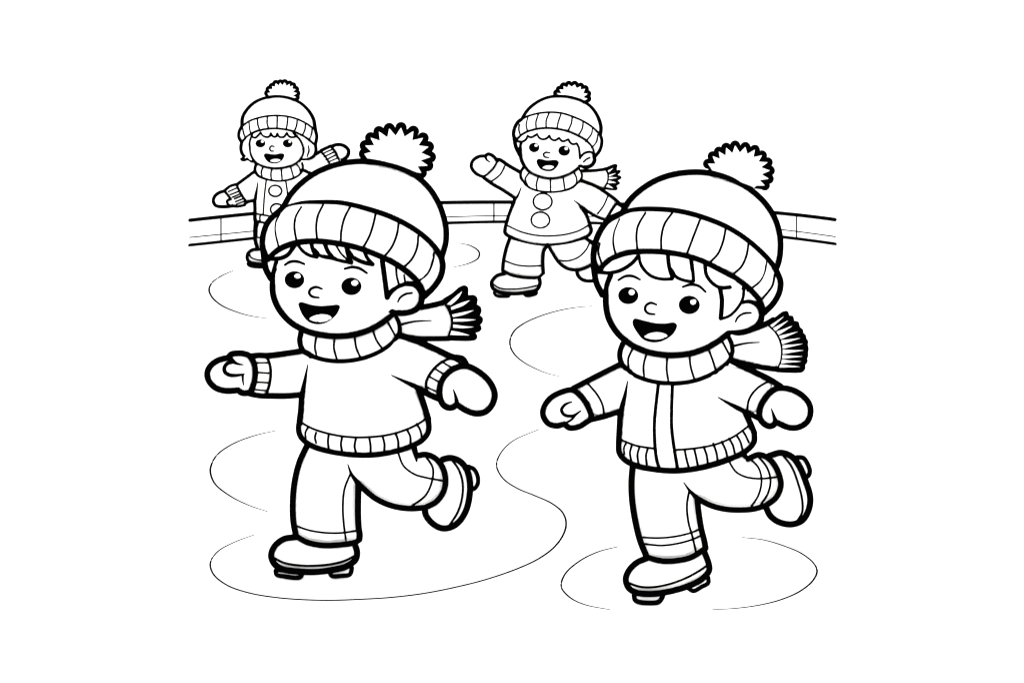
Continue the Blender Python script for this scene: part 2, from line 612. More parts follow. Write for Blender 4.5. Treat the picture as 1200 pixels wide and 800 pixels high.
# sleeve cuffs
cl = C((668, 232), (692, 310), (698, 385), (686, 480), (655, 580))
fig.solid('sleeve_cuff', join(C((520, 216), (590, 210), (668, 212)), cl, C((655, 590), (600, 588), (505, 572)), rev(cuff_end)), 2.4, 0, .3, on=['sweater'], lift=1.2)
fig.line('sleeve_cuff', cl, 1.35)
for a in (((556, 280), (672, 279)), ((572, 370), (690, 377)), ((566, 460), (684, 467)), ((545, 530), (660, 541))):
    fig.line('sleeve_cuff', C(*a), .7)
cr = D((800, 155), (745, 180), (700, 225), (678, 270), (680, 318))
fig.solid('sleeve_cuff.r', join(cr, D((680, 320), (710, 336), (745, 352)), mit_edge_r, D((868, 192), (848, 162), (800, 152))), 2.4, 0, .3, on=['sweater'], lift=1.2)
fig.line('sleeve_cuff.r', cr, 1.3)
for a in (((752, 175), (804, 207)), ((718, 207), (771, 240)), ((693, 245), (748, 275)), ((680, 292), (738, 322)), ((800, 163), (858, 190))):
    fig.line('sleeve_cuff.r', D(*a), .75)
# mittens
ml = C((500, 215), (440, 192), (370, 190), (322, 202), (300, 232, 1), (270, 236), (205, 255), (145, 295), (108, 350), (103, 410), (130, 470), (185, 518), (265, 543), (350, 543), (392, 537, 1), (420, 560), (460, 566), (505, 555), (540, 480), (556, 390), (548, 300))
fig.solid('mitten', ml, 3.2, 0, .75); fig.line('mitten', ml, 3.1, closed=True)
fig.line('mitten', C((305, 222), (340, 262), (385, 288), (440, 298)), (3.2, 2.4, 1.2, .3))
fig.line('mitten', C((345, 272), (290, 288), (263, 325), (268, 365), (305, 392), (370, 398), (450, 385)), (1.8, 2, 2, 2, 1.8, 1.4, .4))
fig.line('mitten', C((437, 395), (435, 430), (443, 488)), (1.1, .9, .3))
mr = D((868, 195), (930, 225), (980, 275), (1000, 328), (988, 375), (955, 410), (910, 418), (862, 402), (822, 376, 1), (800, 390), (775, 389), (752, 370), (740, 330), (744, 280), (770, 235), (815, 203))
fig.solid('mitten.r', mr, 3.2, 0, .75); fig.line('mitten.r', mr, 3.2, closed=True)
fig.line('mitten.r', D((805, 305), (816, 338), (824, 378)), (.3, 1.5, 2.8))
# trousers
tl = E((240, 85), (202, 170), (179, 270), (172, 380), (176, 450), (188, 512))
tcl = E((188, 512), (240, 540), (310, 554), (380, 553), (440, 546), (470, 538), (484, 528))
tr = E((484, 528), (486, 505), (481, 470), (478, 400), (479, 320), (480, 268))
under = E((480, 268), (560, 335), (640, 370), (720, 382), (793, 378))
tcr = E((793, 378), (845, 350), (880, 300), (888, 240), (872, 185), (838, 145), (795, 129), (756, 134))
thigh = E((756, 138), (740, 92))
fig.solid('trousers', join(tl, tcl, tr, under, tcr, thigh, E((740, 75), (490, 105), (240, 75))), 3, 8, .55)
fig.line('trousers', tl, 3.3); fig.line('trousers', tcl, 3.0); fig.line('trousers', tr, 3.4); fig.line('trousers', under, 3.1); fig.line('trousers', tcr, 3.1)
fig.line('trousers', E((738, 85), (747, 120), (753, 162)), (3.4, 2.8, .4))
fig.line('trousers', E((430, 175), (448, 222), (482, 268)), (.3, 1.5, 3))
fig.line('trousers', E((442, 220), (415, 290), (407, 370), (411, 450), (422, 535)), (.8, .9, .9, .9, .7))
fig.line('trousers', E((186, 462), (250, 484), (330, 496), (400, 496), (480, 484)), .8)
fig.line('trousers', E((668, 125), (690, 180), (740, 220), (800, 238), (878, 252)), .85)
fig.line('trousers', E((798, 142), (828, 190), (826, 250), (795, 320), (733, 368)), .9)
# skates
b1 = E((188, 515), (130, 525), (86, 560), (71, 603), (85, 640), (122, 665), (200, 677), (275, 679), (355, 670), (422, 653), (466, 622), (474, 588), (462, 545))
fig.solid('ice_skate', join(b1, rev(E((188, 505), (240, 532), (310, 546), (380, 545), (440, 537), (464, 530)))), 3, 8, .58)
fig.line('ice_skate', b1, 3.4); fig.line('ice_skate', E((82, 612), (130, 636), (200, 648), (270, 650), (350, 643), (420, 625), (468, 600)), 1.0)
bl = E((92, 672), (97, 692), (130, 699), (205, 704), (220, 684))
fig.solid('blade', join(bl, E((220, 676), (92, 664))), 1.5, 8, .5); fig.line('blade', bl, 2.3); fig.line('blade', E((100, 675), (218, 690)), .8)
bl = E((345, 680), (355, 697), (400, 697), (440, 690), (450, 660))
fig.solid('blade.r', join(bl, E((450, 650), (345, 672))), 1.5, 8, .5); fig.line('blade.r', bl, 2.3)
b2 = E((874, 152), (910, 145), (955, 160), (988, 200), (1003, 260), (1000, 330), (985, 390), (955, 440), (915, 469), (870, 474), (825, 450), (796, 412), (790, 380))
fig.solid('ice_skate.r', join(b2, E((793, 378), (845, 350), (880, 300), (888, 240), (874, 190), (860, 160))), 3, 14, .6)
fig.line('ice_skate.r', b2, 3.4); fig.line('ice_skate.r', E((915, 150), (950, 200), (968, 260), (966, 330), (945, 400), (905, 462)), 1.0)
bl = E((995, 185), (1022, 198), (1040, 235), (1038, 270), (1018, 292), (1004, 288))
fig.solid('blade.b', join(bl, E((1000, 280), (985, 190))), 1.5, 14, .5); fig.line('blade.b', bl, 2.2)
# scarf
sc_l = B((252, 478), (247, 520), (262, 562), (300, 589))
sc_b = B((300, 589), (360, 606), (430, 613), (510, 606), (580, 586), (640, 556), (690, 515), (713, 480))
sc_r = B((713, 480), (712, 445), (700, 410), (682, 385))
fig.solid('scarf', join(sc_l, sc_b, sc_r, B((672, 398), (620, 432), (560, 462), (490, 482), (400, 488), (310, 474), (258, 458))), 2, 0, .55, on=['sweater'], lift=2)
fig.line('scarf', sc_l, 3.3); fig.line('scarf', sc_b, 2.3); fig.line('scarf', sc_r, (2.5, 2.2, 1.6))
for a in (((322, 500), (316, 550), (327, 594)), ((408, 505), (405, 550), (420, 606)), ((502, 498), (510, 550), (531, 598)), ((588, 468), (605, 515), (634, 555)), ((655, 425), (692, 492))):
    fig.line('scarf', B(*a), .9)
t_up, t_lo = B((815, 360), (860, 352), (905, 341), (930, 332)), B((708, 494), (800, 506), (880, 507), (945, 506))
t_end = V((225, 320), (270, 400), (295, 480), (297, 560), (262, 685))
fig.solid('scarf_tail', join(B((690, 390), (760, 385), (815, 360)), t_up, t_end, rev(t_lo)), 2, 22, .5)
fig.line('scarf_tail', t_up, 3.0, off=22); fig.line('scarf_tail', t_lo, 2.8, off=22); fig.line('scarf_tail', t_end, 1.3, off=22)
fig.line('scarf_tail', B((722, 440), (780, 427), (862, 422)), (1, .7, .3), off=22)
fr = V((170, 275), (300, 180), (380, 112), (440, 90), (485, 115), (490, 205, 1), (560, 205), (598, 245), (592, 315, 1), (635, 345), (645, 400), (628, 440, 1), (662, 480), (655, 530), (632, 555, 1), (647, 600), (620, 636), (578, 650, 1), (598, 690), (580, 730), (530, 745), (260, 745, 1), (262, 690), (297, 560), (295, 480), (270, 400), (225, 320))
fig.solid('fringe', fr, 0, 22, .35, mat=1)
for a in (((232, 315), (330, 225), (425, 165, 1), (375, 245), (290, 325)), ((285, 345), (390, 300), (515, 268, 1), (430, 335), (290, 385)), ((297, 430), (430, 405), (562, 385, 1), (440, 440), (312, 470)),
          ((312, 482), (450, 485), (588, 495, 1), (450, 518), (312, 522)), ((312, 545), (440, 570), (565, 580, 1), (440, 598), (312, 595)), ((285, 615), (400, 640), (512, 678, 1), (400, 680), (275, 682))):
    mx_, my_ = (a[0][0] + a[-1][0]) / 2, (a[0][1] + a[-1][1]) / 2
    t_ = a[2]
    def slim(p):
        u = max(0, min(1, ((p[0] - mx_) * (t_[0] - mx_) + (p[1] - my_) * (t_[1] - my_)) / ((t_[0] - mx_) ** 2 + (t_[1] - my_) ** 2)))
        ax = (mx_ + (t_[0] - mx_) * u, my_ + (t_[1] - my_) * u)
        return (ax[0] + (p[0] - ax[0]) * .8 - (10 if u > .9 else 0), ax[1] + (p[1] - ax[1]) * .72) + tuple(p[2:])
    a = [slim(p) for p in a]
    q = V(*a); q[0] = q[0][:2] + (1,); q[-1] = q[-1][:2] + (1,)
    fig.solid('fringe', q, 0, 22, .12, on=['fringe'], lift=.8, wrap=False, gmul=.7)
# hair
bang_pts = A((92, 690, 1), (150, 692), (190, 674), (222, 632, 1), (238, 628, 1), (262, 657), (290, 675), (327, 686, 1), (322, 665, 1), (355, 684), (405, 694, 1), (440, 702), (492, 714, 1), (485, 675, 1), (510, 698), (550, 714), (594, 721, 1), (560, 690), (545, 655, 1), (545, 610, 1), (400, 580), (220, 585), (105, 645, 1))
fig.solid('hair', bang_pts, .5, HD, .08, on=['person'], lift=2.0, wrap=False)
fig.solid('hair', B((80, 135, 1), (90, 190), (112, 222, 1), (124, 195), (142, 148, 1), (110, 120, 1)), 1, HD, .2, on=['person'], lift=1.0)
fig.solid('hair', B((632, 140, 1), (640, 200), (650, 260), (656, 315, 1), (700, 264), (745, 246), (800, 255, 1), (760, 190), (700, 140)), .5, HD, .08, on=['person'], lift=2.0, wrap=False)
fig.line('hair', A((92, 690), (150, 691), (190, 673), (220, 630)), 2.2); 
for a, r in ((((238, 626), (260, 655), (290, 675), (325, 684)), 2.0), (((300, 626), (308, 655), (325, 684)), 2.0), (((312, 650), (345, 678), (400, 690)), 2.0), (((362, 622), (375, 655), (402, 690)), 2.1),
             (((400, 690), (440, 701), (488, 711)), 2.1), (((412, 625), (440, 670), (472, 700)), .8), (((463, 640), (470, 670), (487, 710)), 2.0), (((466, 648), (500, 688), (545, 710), (588, 719)), 2.1), (((545, 655), (560, 688), (588, 719)), 1.9)):
    fig.line('hair', A(*a), r)
fig.line('hair', B((632, 142), (640, 200), (648, 260), (655, 315)), 2.7)
fig.line('hair', B((697, 180), (700, 215), (708, 246)), .9); fig.line('hair', B((735, 215), (739, 240)), .8)
fig.line('hair', B((74, 95), (79, 140), (88, 185), (110, 226)), 3.3, off=HD)
# face lines
fig.line('person', B((140, 145), (125, 200), (117, 260), (122, 310), (145, 365), (190, 420), (240, 455), (310, 482), (400, 495), (490, 490), (560, 470), (620, 440), (660, 411), (688, 386)), (3.2, 3.2, 3.2, 3.2, 3.2, 3.2, 3.2, 3.2, 3.2, 2.6), off=HD)
fig.line('person', B((655, 315), (668, 293), (700, 264), (745, 247)), 2.6, off=HD)
fig.line('person', B((745, 247), (785, 255), (813, 290), (816, 335), (790, 370), (745, 386), (700, 386), (672, 375)), 3.1, off=HD)
fig.line('person', B((705, 335), (715, 315), (740, 298), (772, 293)), (.6, 1.2, 1.2, .8))
face(fig, [B((175, 162), (200, 147), (235, 146), (267, 158)), B((455, 180), (490, 172), (525, 178), (560, 200))], 1.4, B((350, 274), (320, 265), (295, 276), (289, 292), (302, 309), (335, 315)), 1.3,
     [eye(B, 220, 231, 47, 41, 235, 214, 15, 11, 4), eye(B, 487, 262, 48, 42, 503, 246, 16, 13, 4)],
     B((238, 342), (250, 335), (300, 348), (340, 353), (390, 350), (425, 348), (434, 355), (422, 388), (395, 417), (360, 436), (320, 440), (285, 428), (258, 397), (243, 365)),
     B((286, 416), (310, 399), (345, 391), (380, 396), (401, 408), (380, 424), (345, 432), (310, 428)))
# hat
dome = A((165, 455), (205, 388), (260, 332), (330, 285), (420, 251), (500, 238), (560, 237), (640, 247), (720, 270), (790, 305), (850, 360), (890, 420), (915, 480), (931, 550), (930, 615), (910, 690))
c_top = A((165, 452), (250, 431), (350, 427), (430, 430), (500, 443), (580, 465), (660, 492), (740, 530), (810, 575), (870, 630), (908, 685))
c_right = B((908, 125), (915, 165), (905, 215), (875, 262), (830, 308))
c_low = B((828, 300), (800, 246), (760, 204), (690, 154), (600, 111), (500, 76), (400, 57), (310, 50), (220, 60), (150, 88), (95, 135))
c_left = A((95, 690), (75, 650), (72, 595), (95, 525), (165, 455))
fig.solid('hat', join(dome, A((905, 690), (800, 650), (640, 560), (400, 510), (170, 530))), 3, HD, .25, on=['person'], lift=1.5)
fig.solid('hat_cuff', join(c_top, c_right, c_low, c_left), 2.8, HD, .28, on=['person', 'hat', 'hair'], lift=2.5)
fig.line('hat', dome, 3.0, off=HD); fig.line('hat_cuff', c_top, (.8, 2.0, 2.6, 2.9, 3.0, 3.0, 3.0), off=HD); fig.line('hat_cuff', c_right, 3.4, off=HD)
fig.line('hat_cuff', c_low, 3.1, off=HD); fig.line('hat_cuff', c_left, 3.3, off=HD)
for a in (((160, 470), (135, 520), (132, 570), (146, 634)), ((250, 455), (225, 500), (220, 550), (230, 610)), ((352, 445), (330, 490), (322, 540), (326, 604)), ((480, 452), (455, 500), (440, 560), (437, 610)),
          ((600, 485), (590, 530), (570, 590), (545, 635)), ((708, 530), (700, 580), (675, 640), (643, 680)), ((800, 592), (795, 640), (770, 695), (730, 735)), ((874, 670), (870, 700), (845, 760), (800, 798))):
    fig.line('hat_cuff', A(*a), .95, off=HD)
zig = P((225, 505), (203, 455), (283, 430), (213, 355), (318, 348), (280, 258), (388, 290), (382, 183), (482, 248), (508, 145), (586, 228), (652, 135), (696, 240), (803, 178), (795, 285), (922, 260), (872, 350), (988, 368), (905, 440), (1012, 493), (898, 538), (980, 598), (862, 612), (900, 688), (830, 690))
pompom(fig, 'pompom', zig, 5.8, HD + 6, 465, 180, tail=P((780, 720), (500, 600), (230, 580)))
finish(fig, [('person', 'person', None), ('hair', 'hair', 'person'), ('hat', 'hat', 'person'), ('hat_cuff', 'hat_cuff', 'hat'), ('pompom', 'pompom', 'hat'),
             ('scarf', 'scarf', 'person'), ('scarf_tail', 'scarf_tail', 'scarf'), ('fringe', 'fringe', 'scarf'),
             ('sweater', 'sweater', 'person'), ('hem', 'hem', 'sweater'), ('sleeve_cuff', 'sleeve_cuff', 'sweater'), ('sleeve_cuff.r', 'sleeve_cuff', 'sweater'),
             ('mitten', 'mitten', 'person'), ('mitten.r', 'mitten', 'person'), ('trousers', 'trousers', 'person'),
             ('ice_skate', 'ice_skate', 'person'), ('blade', 'blade', 'ice_skate'), ('blade.r', 'blade', 'ice_skate'), ('ice_skate.r', 'ice_skate', 'person'), ('blade.b', 'blade', 'ice_skate.r')],
       'big smiling skater in a plain pullover sweater, arms out, one leg kicked back')

# ================================================================== front skater in the zipped jacket
F, G, Hh, I, Yz, Wz, Sz = frame(680, 150, 4), frame(680, 280, 4), frame(620, 380, 4), frame(700, 520, 4), frame(850, 430, 8), frame(880, 350, 8), frame(815, 160, 11.43)
fig = Figure(2920 / 672.2, (780, 690), 2.4)
head = (G((110, 190), (118, 260), (120, 310), (132, 370), (165, 430), (210, 475), (270, 512), (340, 535), (430, 545), (520, 535), (590, 511), (650, 476), (695, 442, 1),
          (740, 440), (800, 425), (840, 395), (852, 350), (840, 315, 1))
        + F((890, 700), (900, 580), (865, 440), (770, 305), (650, 245), (500, 232), (380, 260), (270, 330), (170, 430), (98, 540), (88, 660)))
fig.solid('person', head, 3, HD, .85)
fig.solid('person', G((300, 430, 1), (620, 430, 1), (640, 620, 1), (520, 690, 1), (300, 640, 1)), 0, 10, .6, seen=False)
a_up = Hh((430, 185), (330, 235), (205, 300))
m_edge = Hh((205, 305), (245, 340), (275, 385), (292, 440))
a_lo = Hh((292, 446), (350, 432), (425, 408))
s_l = Hh((428, 405), (424, 480), (420, 555))
h_lo = Hh((420, 555), (423, 600), (450, 635), (500, 660), (580, 678), (680, 686), (780, 676), (880, 652), (960, 622), (1020, 590), (1054, 550), (1056, 510))
s_r = Hh((1056, 510), (1040, 470), (1015, 415))
ar_lo = Hh((1010, 408), (1040, 422), (1075, 440))
mr_edge = Yz((300, 475), (318, 420), (335, 355), (375, 290), (430, 230), (495, 190))
ar_up = Yz((520, 180), (420, 118), (300, 58), (165, -5), (-80, -70))
nk = Hh((945, 165), (850, 200), (700, 235), (560, 225), (430, 185))
fig.solid('jacket', join(a_up, m_edge, a_lo, s_l, h_lo, s_r, ar_lo, mr_edge, ar_up, nk), 3, 0, .75)
fig.line('jacket', a_up, 2.9); fig.line('jacket', a_lo, 2.9); fig.line('jacket', s_l, 3.1); fig.line('jacket', h_lo, 3.1); fig.line('jacket', s_r, 3.3); fig.line('jacket', ar_lo, 2.6)
fig.line('jacket', Yz((520, 180), (420, 118), (300, 58), (165, -5), (58, -58)), 3.2)
fig.line('jacket', Hh((462, 266), (450, 330), (438, 380), (428, 430)), (.3, 1.5, 2.6, 3.2))
fig.line('jacket', Hh((885, 341), (945, 374), (1000, 402), (1030, 415)), (.3, 1.5, 2.6, 3.0))
fig.line('jacket', Hh((278, 280), (320, 330), (345, 380), (352, 432)), .9)
fig.line('jacket', Yz((412, 130), (330, 175), (260, 240), (220, 310), (205, 402)), .95)
# hem and placket
ht1, ht2 = Hh((430, 540), (500, 567), (590, 582)), Hh((685, 588), (780, 580), (880, 560), (960, 525), (1025, 478))
fig.solid('hem', join(Hh((420, 540), (500, 567), (590, 582), (685, 588), (780, 580), (880, 560), (960, 525), (1045, 470)), rev(h_lo)), 3, 0, .22, on=['jacket'], lift=1.5)
fig.line('hem', ht1, .9); fig.line('hem', ht2, .9)
for a in (((455, 555), (445, 580), (447, 602)), ((482, 565), (473, 600), (478, 632)), ((517, 575), (508, 610), (513, 650)), ((556, 582), (548, 615), (552, 655)), ((730, 590), (738, 630), (748, 668)), ((775, 585), (783, 620), (791, 660)),
          ((820, 577), (832, 610), (838, 650)), ((865, 562), (878, 600), (884, 637)), ((905, 553), (922, 590), (930, 625)), ((940, 538), (955, 565), (963, 597)), ((975, 522), (990, 548), (999, 580)), ((1003, 500), (1015, 520), (1028, 548))):
    fig.line('hem', Hh(*a), .95)
z1, z2 = Hh((606, 282), (595, 380), (588, 460), (590, 560), (600, 640), (612, 674)), Hh((672, 282), (668, 400), (668, 480), (680, 580), (696, 674))
fig.solid('zip_placket', join(z1, rev(z2)), 1, 0, .12, on=['jacket', 'hem'], lift=1.5, wrap=False)
fig.line('zip_placket', z1, 1.7); fig.line('zip_placket', z2, 1.6)
# mittens
ml = Hh((205, 307), (150, 317), (97, 347), (67, 393), (66, 430), (90, 465), (130, 476), (165, 467, 1), (188, 485), (230, 481), (270, 458), (292, 440), (278, 388), (248, 342))
fig.solid('mitten', ml, 3, 0, .75); fig.line('mitten', ml, 2.9, closed=True)
fig.line('mitten', Hh((200, 362), (168, 376), (152, 400), (165, 423), (205, 428), (242, 405)), (.5, 1.3, 1.6, 1.6, 1.4, .5)); fig.line('mitten', Hh((218, 424), (200, 445), (172, 462)), (.9, 1.0, .9))
mr = Yz((545, 195), (640, 217), (730, 272), (787, 345), (800, 425), (770, 510), (705, 557), (630, 571), (560, 556), (500, 528), (472, 520, 1), (450, 545), (410, 555), (360, 530), (325, 485), (318, 425), (335, 355), (375, 290), (430, 230), (490, 197))
fig.solid('mitten.r', mr, 3, 0, .75); fig.line('mitten.r', mr, 3.1, closed=True)
fig.line('mitten.r', Yz((432, 390), (452, 450), (478, 530)), (.3, 1.5, 2.8))
# trousers
tl = I((166, 100), (160, 180), (163, 260), (176, 350), (200, 450), (232, 530))
tcl = I((232, 530), (300, 547), (370, 546), (440, 530), (508, 488))
tr = I((508, 488), (502, 455), (488, 400), (475, 320), (468, 255))
under = I((468, 255), (530, 287), (600, 305), (670, 309), (735, 304), (790, 288))
tcr = I((790, 288), (838, 250), (860, 195), (852, 145), (828, 95), (795, 62), (755, 50), (705, 70))
fig.solid('trousers', join(tl, tcl, tr, under, tcr, I((690, 45), (650, 30), (400, 95), (170, 75))), 3, 8, .55)
fig.line('trousers', tl, 3.4); fig.line('trousers', tcl, 3.0); fig.line('trousers', tr, 3.2); fig.line('trousers', under, 3.0); fig.line('trousers', tcr, 3.1)
fig.line('trousers', I((678, 38), (692, 56), (704, 73)), (3.2, 2.8, 1.2))
fig.line('trousers', I((405, 180), (432, 217), (470, 256)), (.3, 1.4, 2.9))
fig.line('trousers', I((212, 437), (290, 440), (370, 432), (440, 415), (485, 396)), .8); fig.line('trousers', I((218, 467), (300, 475), (380, 465), (450, 445), (498, 422)), .8)
fig.line('trousers', I((430, 222), (420, 290), (428, 370), (445, 430), (463, 508)), .95)
fig.line('trousers', I((618, 82), (650, 130), (700, 155), (770, 162), (850, 153)), .85)
fig.line('trousers', I((712, 66), (755, 110), (770, 170), (755, 240), (722, 292)), .85); fig.line('trousers', I((752, 55), (795, 110), (812, 170), (800, 230), (766, 284)), .9)
# skates
b1 = I((236, 533), (185, 555), (146, 595), (133, 635), (148, 675), (185, 696), (250, 702), (330, 692), (420, 667), (490, 632), (524, 592), (522, 560), (502, 505))
fig.solid('ice_skate', join(b1, I((500, 495), (440, 522), (370, 537), (300, 538), (245, 525))), 3, 8, .58)
fig.line('ice_skate', b1, 3.3); fig.line('ice_skate', I((145, 650), (200, 668), (260, 670), (340, 655), (420, 625), (480, 592), (515, 568)), .95)
bl = I((172, 706), (176, 728), (190, 738), (285, 740), (302, 722), (308, 708))
fig.solid('blade', join(bl, I((308, 696), (172, 698))), 1.5, 8, .5); fig.line('blade', bl, 2.5)
bl = I((425, 674), (450, 688), (490, 668), (520, 650), (520, 625))
fig.solid('blade.r', join(bl, I((520, 615), (425, 662))), 1.5, 8, .5); fig.line('blade.r', bl, 2.2)
b2 = I((805, 55), (860, 41), (910, 58), (945, 100), (975, 170), (998, 250), (990, 310), (960, 358), (910, 376), (850, 365), (810, 335), (792, 300))
fig.solid('ice_skate.r', join(b2, I((792, 288), (838, 250), (860, 195), (852, 145), (830, 95), (812, 70))), 3, 14, .6)
fig.line('ice_skate.r', b2, 3.4); fig.line('ice_skate.r', I((868, 50), (910, 105), (940, 180), (960, 260), (960, 320), (935, 362)), .95)
bl = I((935, 62), (965, 65), (988, 98), (996, 130), (988, 150), (972, 156))
fig.solid('blade.b', join(bl, I((965, 150), (930, 75))), 1.5, 14, .5); fig.line('blade.b', bl, 2.4)
# scarf
sc_l = G((200, 490), (187, 530), (190, 570), (215, 610), (235, 627))
sc_b = G((235, 627), (270, 646), (340, 668), (430, 677), (520, 668), (600, 641), (660, 606), (700, 565), (713, 525))
sc_r = G((713, 525), (708, 490), (690, 450))
fig.solid('scarf', join(sc_l, sc_b, sc_r, G((680, 448), (650, 468), (590, 503), (520, 527), (430, 537), (340, 527), (270, 504), (215, 470))), 2, 0, .55, on=['jacket'], lift=2)
fig.line('scarf', sc_l, 3.1); fig.line('scarf', sc_b, 2.4); fig.line('scarf', sc_r, (2.5, 2.4, 2.2))
for a in (((245, 515), (225, 560), (227, 608)), ((310, 540), (297, 590), (299, 650)), ((408, 550), (405, 610), (414, 670)), ((512, 545), (518, 600), (536, 658)), ((602, 518), (620, 565), (636, 616)), ((667, 482), (698, 540))):
    fig.line('scarf', G(*a), .9)
t_up = G((800, 425), (850, 407), (885, 390), (905, 378))
t_lo = G((708, 568), (780, 585), (860, 602), (925, 610))
t_end = Wz((160, 245), (225, 305), (265, 370), (288, 450), (290, 520), (280, 590), (250, 650))
fig.solid('scarf_tail', join(G((690, 445), (740, 440), (800, 425)), t_up, t_end, rev(t_lo)), 2, 22, .5)
fig.line('scarf_tail', t_up, 3.0, off=22); fig.line('scarf_tail', t_lo, 3.0, off=22); fig.line('scarf_tail', t_end, 1.0, off=22)
fig.line('scarf_tail', G((722, 500), (780, 488), (840, 484)), (1, .7, .3), off=22)
fr = Wz((150, 235), (240, 160), (300, 117), (345, 115), (362, 155, 1), (395, 160), (408, 205, 1), (445, 212), (462, 265, 1), (488, 285), (495, 320, 1), (517, 340), (522, 370, 1), (538, 395), (535, 430, 1), (543, 465), (538, 505, 1), (540, 530), (530, 560, 1), (533, 590), (512, 620, 1), (510, 660), (480, 690), (330, 695), (240, 690, 1), (250, 650), (280, 590), (290, 520), (288, 450), (265, 370), (225, 305))
fig.solid('fringe', fr, 0, 22, .35, mat=1)
for b0, b1_, t in (((178, 250), (197, 268), (310, 165)), ((207, 276), (230, 300), (350, 203)), ((242, 308), (260, 338), (390, 253)), ((265, 348), (280, 378), (440, 308)), ((285, 388), (293, 426), (462, 368)),
                  ((296, 436), (299, 468), (487, 422)), ((299, 478), (299, 518), (495, 483)), ((297, 528), (293, 562), (485, 540)), ((291, 571), (283, 605), (472, 587)), ((276, 613), (258, 645), (462, 637))):
    m0 = ((b0[0] + t[0]) / 2 - (b1_[0] - b0[0]) * .05, (b0[1] + t[1]) / 2 + (b1_[1] - b0[1]) * .04)
    m1 = ((b1_[0] + t[0]) / 2 + (b1_[0] - b0[0]) * .05, (b1_[1] + t[1]) / 2 - (b1_[1] - b0[1]) * .04)
    fig.solid('fringe', Wz(b0 + (1,), m0, t + (1,), m1, b1_ + (1,)), 0, 22, .12, on=['fringe'], lift=.8, wrap=False, gmul=.6)
# hair
fig.solid('hair', G((82, 155, 1), (140, 158), (190, 145), (240, 115), (275, 76, 1), (282, 105), (300, 140), (335, 172), (380, 187), (432, 186, 1), (424, 150, 1), (450, 177), (490, 193), (530, 200, 1), (526, 120, 1), (585, 135, 1), (592, 168), (620, 206), (660, 228), (703, 227, 1),
                    (740, 195, 1), (600, 85), (400, 40), (250, 45), (110, 110, 1)), .5, HD, .08, on=['person'], lift=2.0, wrap=False)
fig.solid('hair', G((66, 155, 1), (75, 210), (105, 262, 1), (122, 215), (148, 165, 1), (100, 140, 1)), 1, HD, .2, on=['person'], lift=1.0)
fig.solid('hair', G((655, 225, 1), (665, 285), (659, 374, 1), (700, 357), (740, 315), (762, 270), (766, 240, 1), (700, 210)), .5, HD, .08, on=['person'], lift=2.0, wrap=False)
for a, r in ((((85, 155), (140, 158), (190, 146), (240, 115), (275, 76)), 1.9), (((277, 80), (288, 125), (330, 170), (380, 186), (430, 186)), 1.9), (((411, 75), (415, 120), (431, 184)), 2.0), (((424, 142), (450, 176), (490, 193), (528, 199)), 1.9),
             (((519, 92), (526, 150), (530, 197)), 2.0), (((584, 112), (587, 140), (592, 168), (620, 206), (660, 228), (703, 226)), 1.9)):
    fig.line('hair', G(*a), r, off=HD)
fig.line('hair', G((655, 230), (664, 285), (659, 372)), 2.3, off=HD); fig.line('hair', G((660, 372), (700, 356), (740, 315), (760, 275), (765, 228)), 2.0, off=HD)
fig.line('hair', G((63, 105), (66, 155), (76, 205), (103, 262)), 3.3, off=HD)
fig.line('person', G((145, 165), (128, 215), (120, 270), (120, 310), (132, 370), (165, 430), (210, 475), (270, 512), (340, 535), (430, 545), (520, 535), (590, 511), (650, 476), (695, 442)), 3.2, off=HD)
fig.line('person', G((757, 298), (790, 293), (825, 305), (848, 335), (850, 365), (840, 395), (800, 424), (740, 440), (695, 432)), (1.6, 2.0, 2.8, 3.2, 3.3, 3.3, 3.1, 2.8, 2.2), off=HD)
fig.line('person', G((728, 388), (738, 367), (765, 349), (801, 346)), (.7, 1.1, 1.1, .7))
face(fig, [G((178, 193), (210, 175), (245, 174), (280, 190)), G((480, 225), (515, 214), (555, 220), (588, 248))], 1.3, G((358, 308), (330, 299), (308, 312), (304, 332), (318, 348), (350, 353)), 1.2,
     [eye(G, 225, 265, 48, 41, 241, 250, 14, 13, 4), eye(G, 511, 309, 50, 44, 530, 295, 14, 13, 4)],
     G((244, 388), (252, 373), (300, 382), (350, 393), (400, 395), (440, 391), (454, 403), (442, 437), (410, 466), (370, 483), (330, 484), (293, 470), (265, 437), (248, 408)),
     G((296, 458), (325, 441), (360, 435), (395, 442), (413, 454), (385, 469), (350, 474), (318, 469)))
# hat
dome = F((197, 395), (230, 340), (290, 285), (360, 243), (440, 217), (530, 207), (600, 211), (680, 229), (760, 265), (830, 315), (880, 370), (915, 430), (935, 500), (939, 560), (932, 620), (917, 665))
c_top = F((197, 398), (260, 383), (350, 381), (440, 387), (520, 403), (600, 428), (680, 461), (750, 502), (820, 556), (880, 615), (917, 662))
c_right = F((917, 665), (938, 720), (932, 770), (905, 820), (862, 865))
c_low = G((858, 335), (842, 292), (800, 241), (740, 191), (660, 146), (580, 106), (500, 79), (400, 62), (300, 58), (210, 68), (135, 100), (85, 150))
c_left = F((85, 670), (64, 625), (66, 560), (90, 490), (130, 435), (197, 398))
fig.solid('hat', join(dome, F((900, 680), (800, 630), (640, 530), (400, 460), (190, 480))), 3, HD, .25, on=['person'], lift=1.5)
fig.solid('hat_cuff', join(c_top, c_right, c_low, c_left), 2.8, HD, .28, on=['person', 'hat', 'hair'], lift=2.5)
fig.line('hat', dome, 3.1, off=HD); fig.line('hat_cuff', c_top, (2.6, 2.9, 3, 2.9, 2.9, 2.9), off=HD); fig.line('hat_cuff', c_right, 3.4, off=HD); fig.line('hat_cuff', c_low, 2.9, off=HD); fig.line('hat_cuff', c_left, 3.4, off=HD)
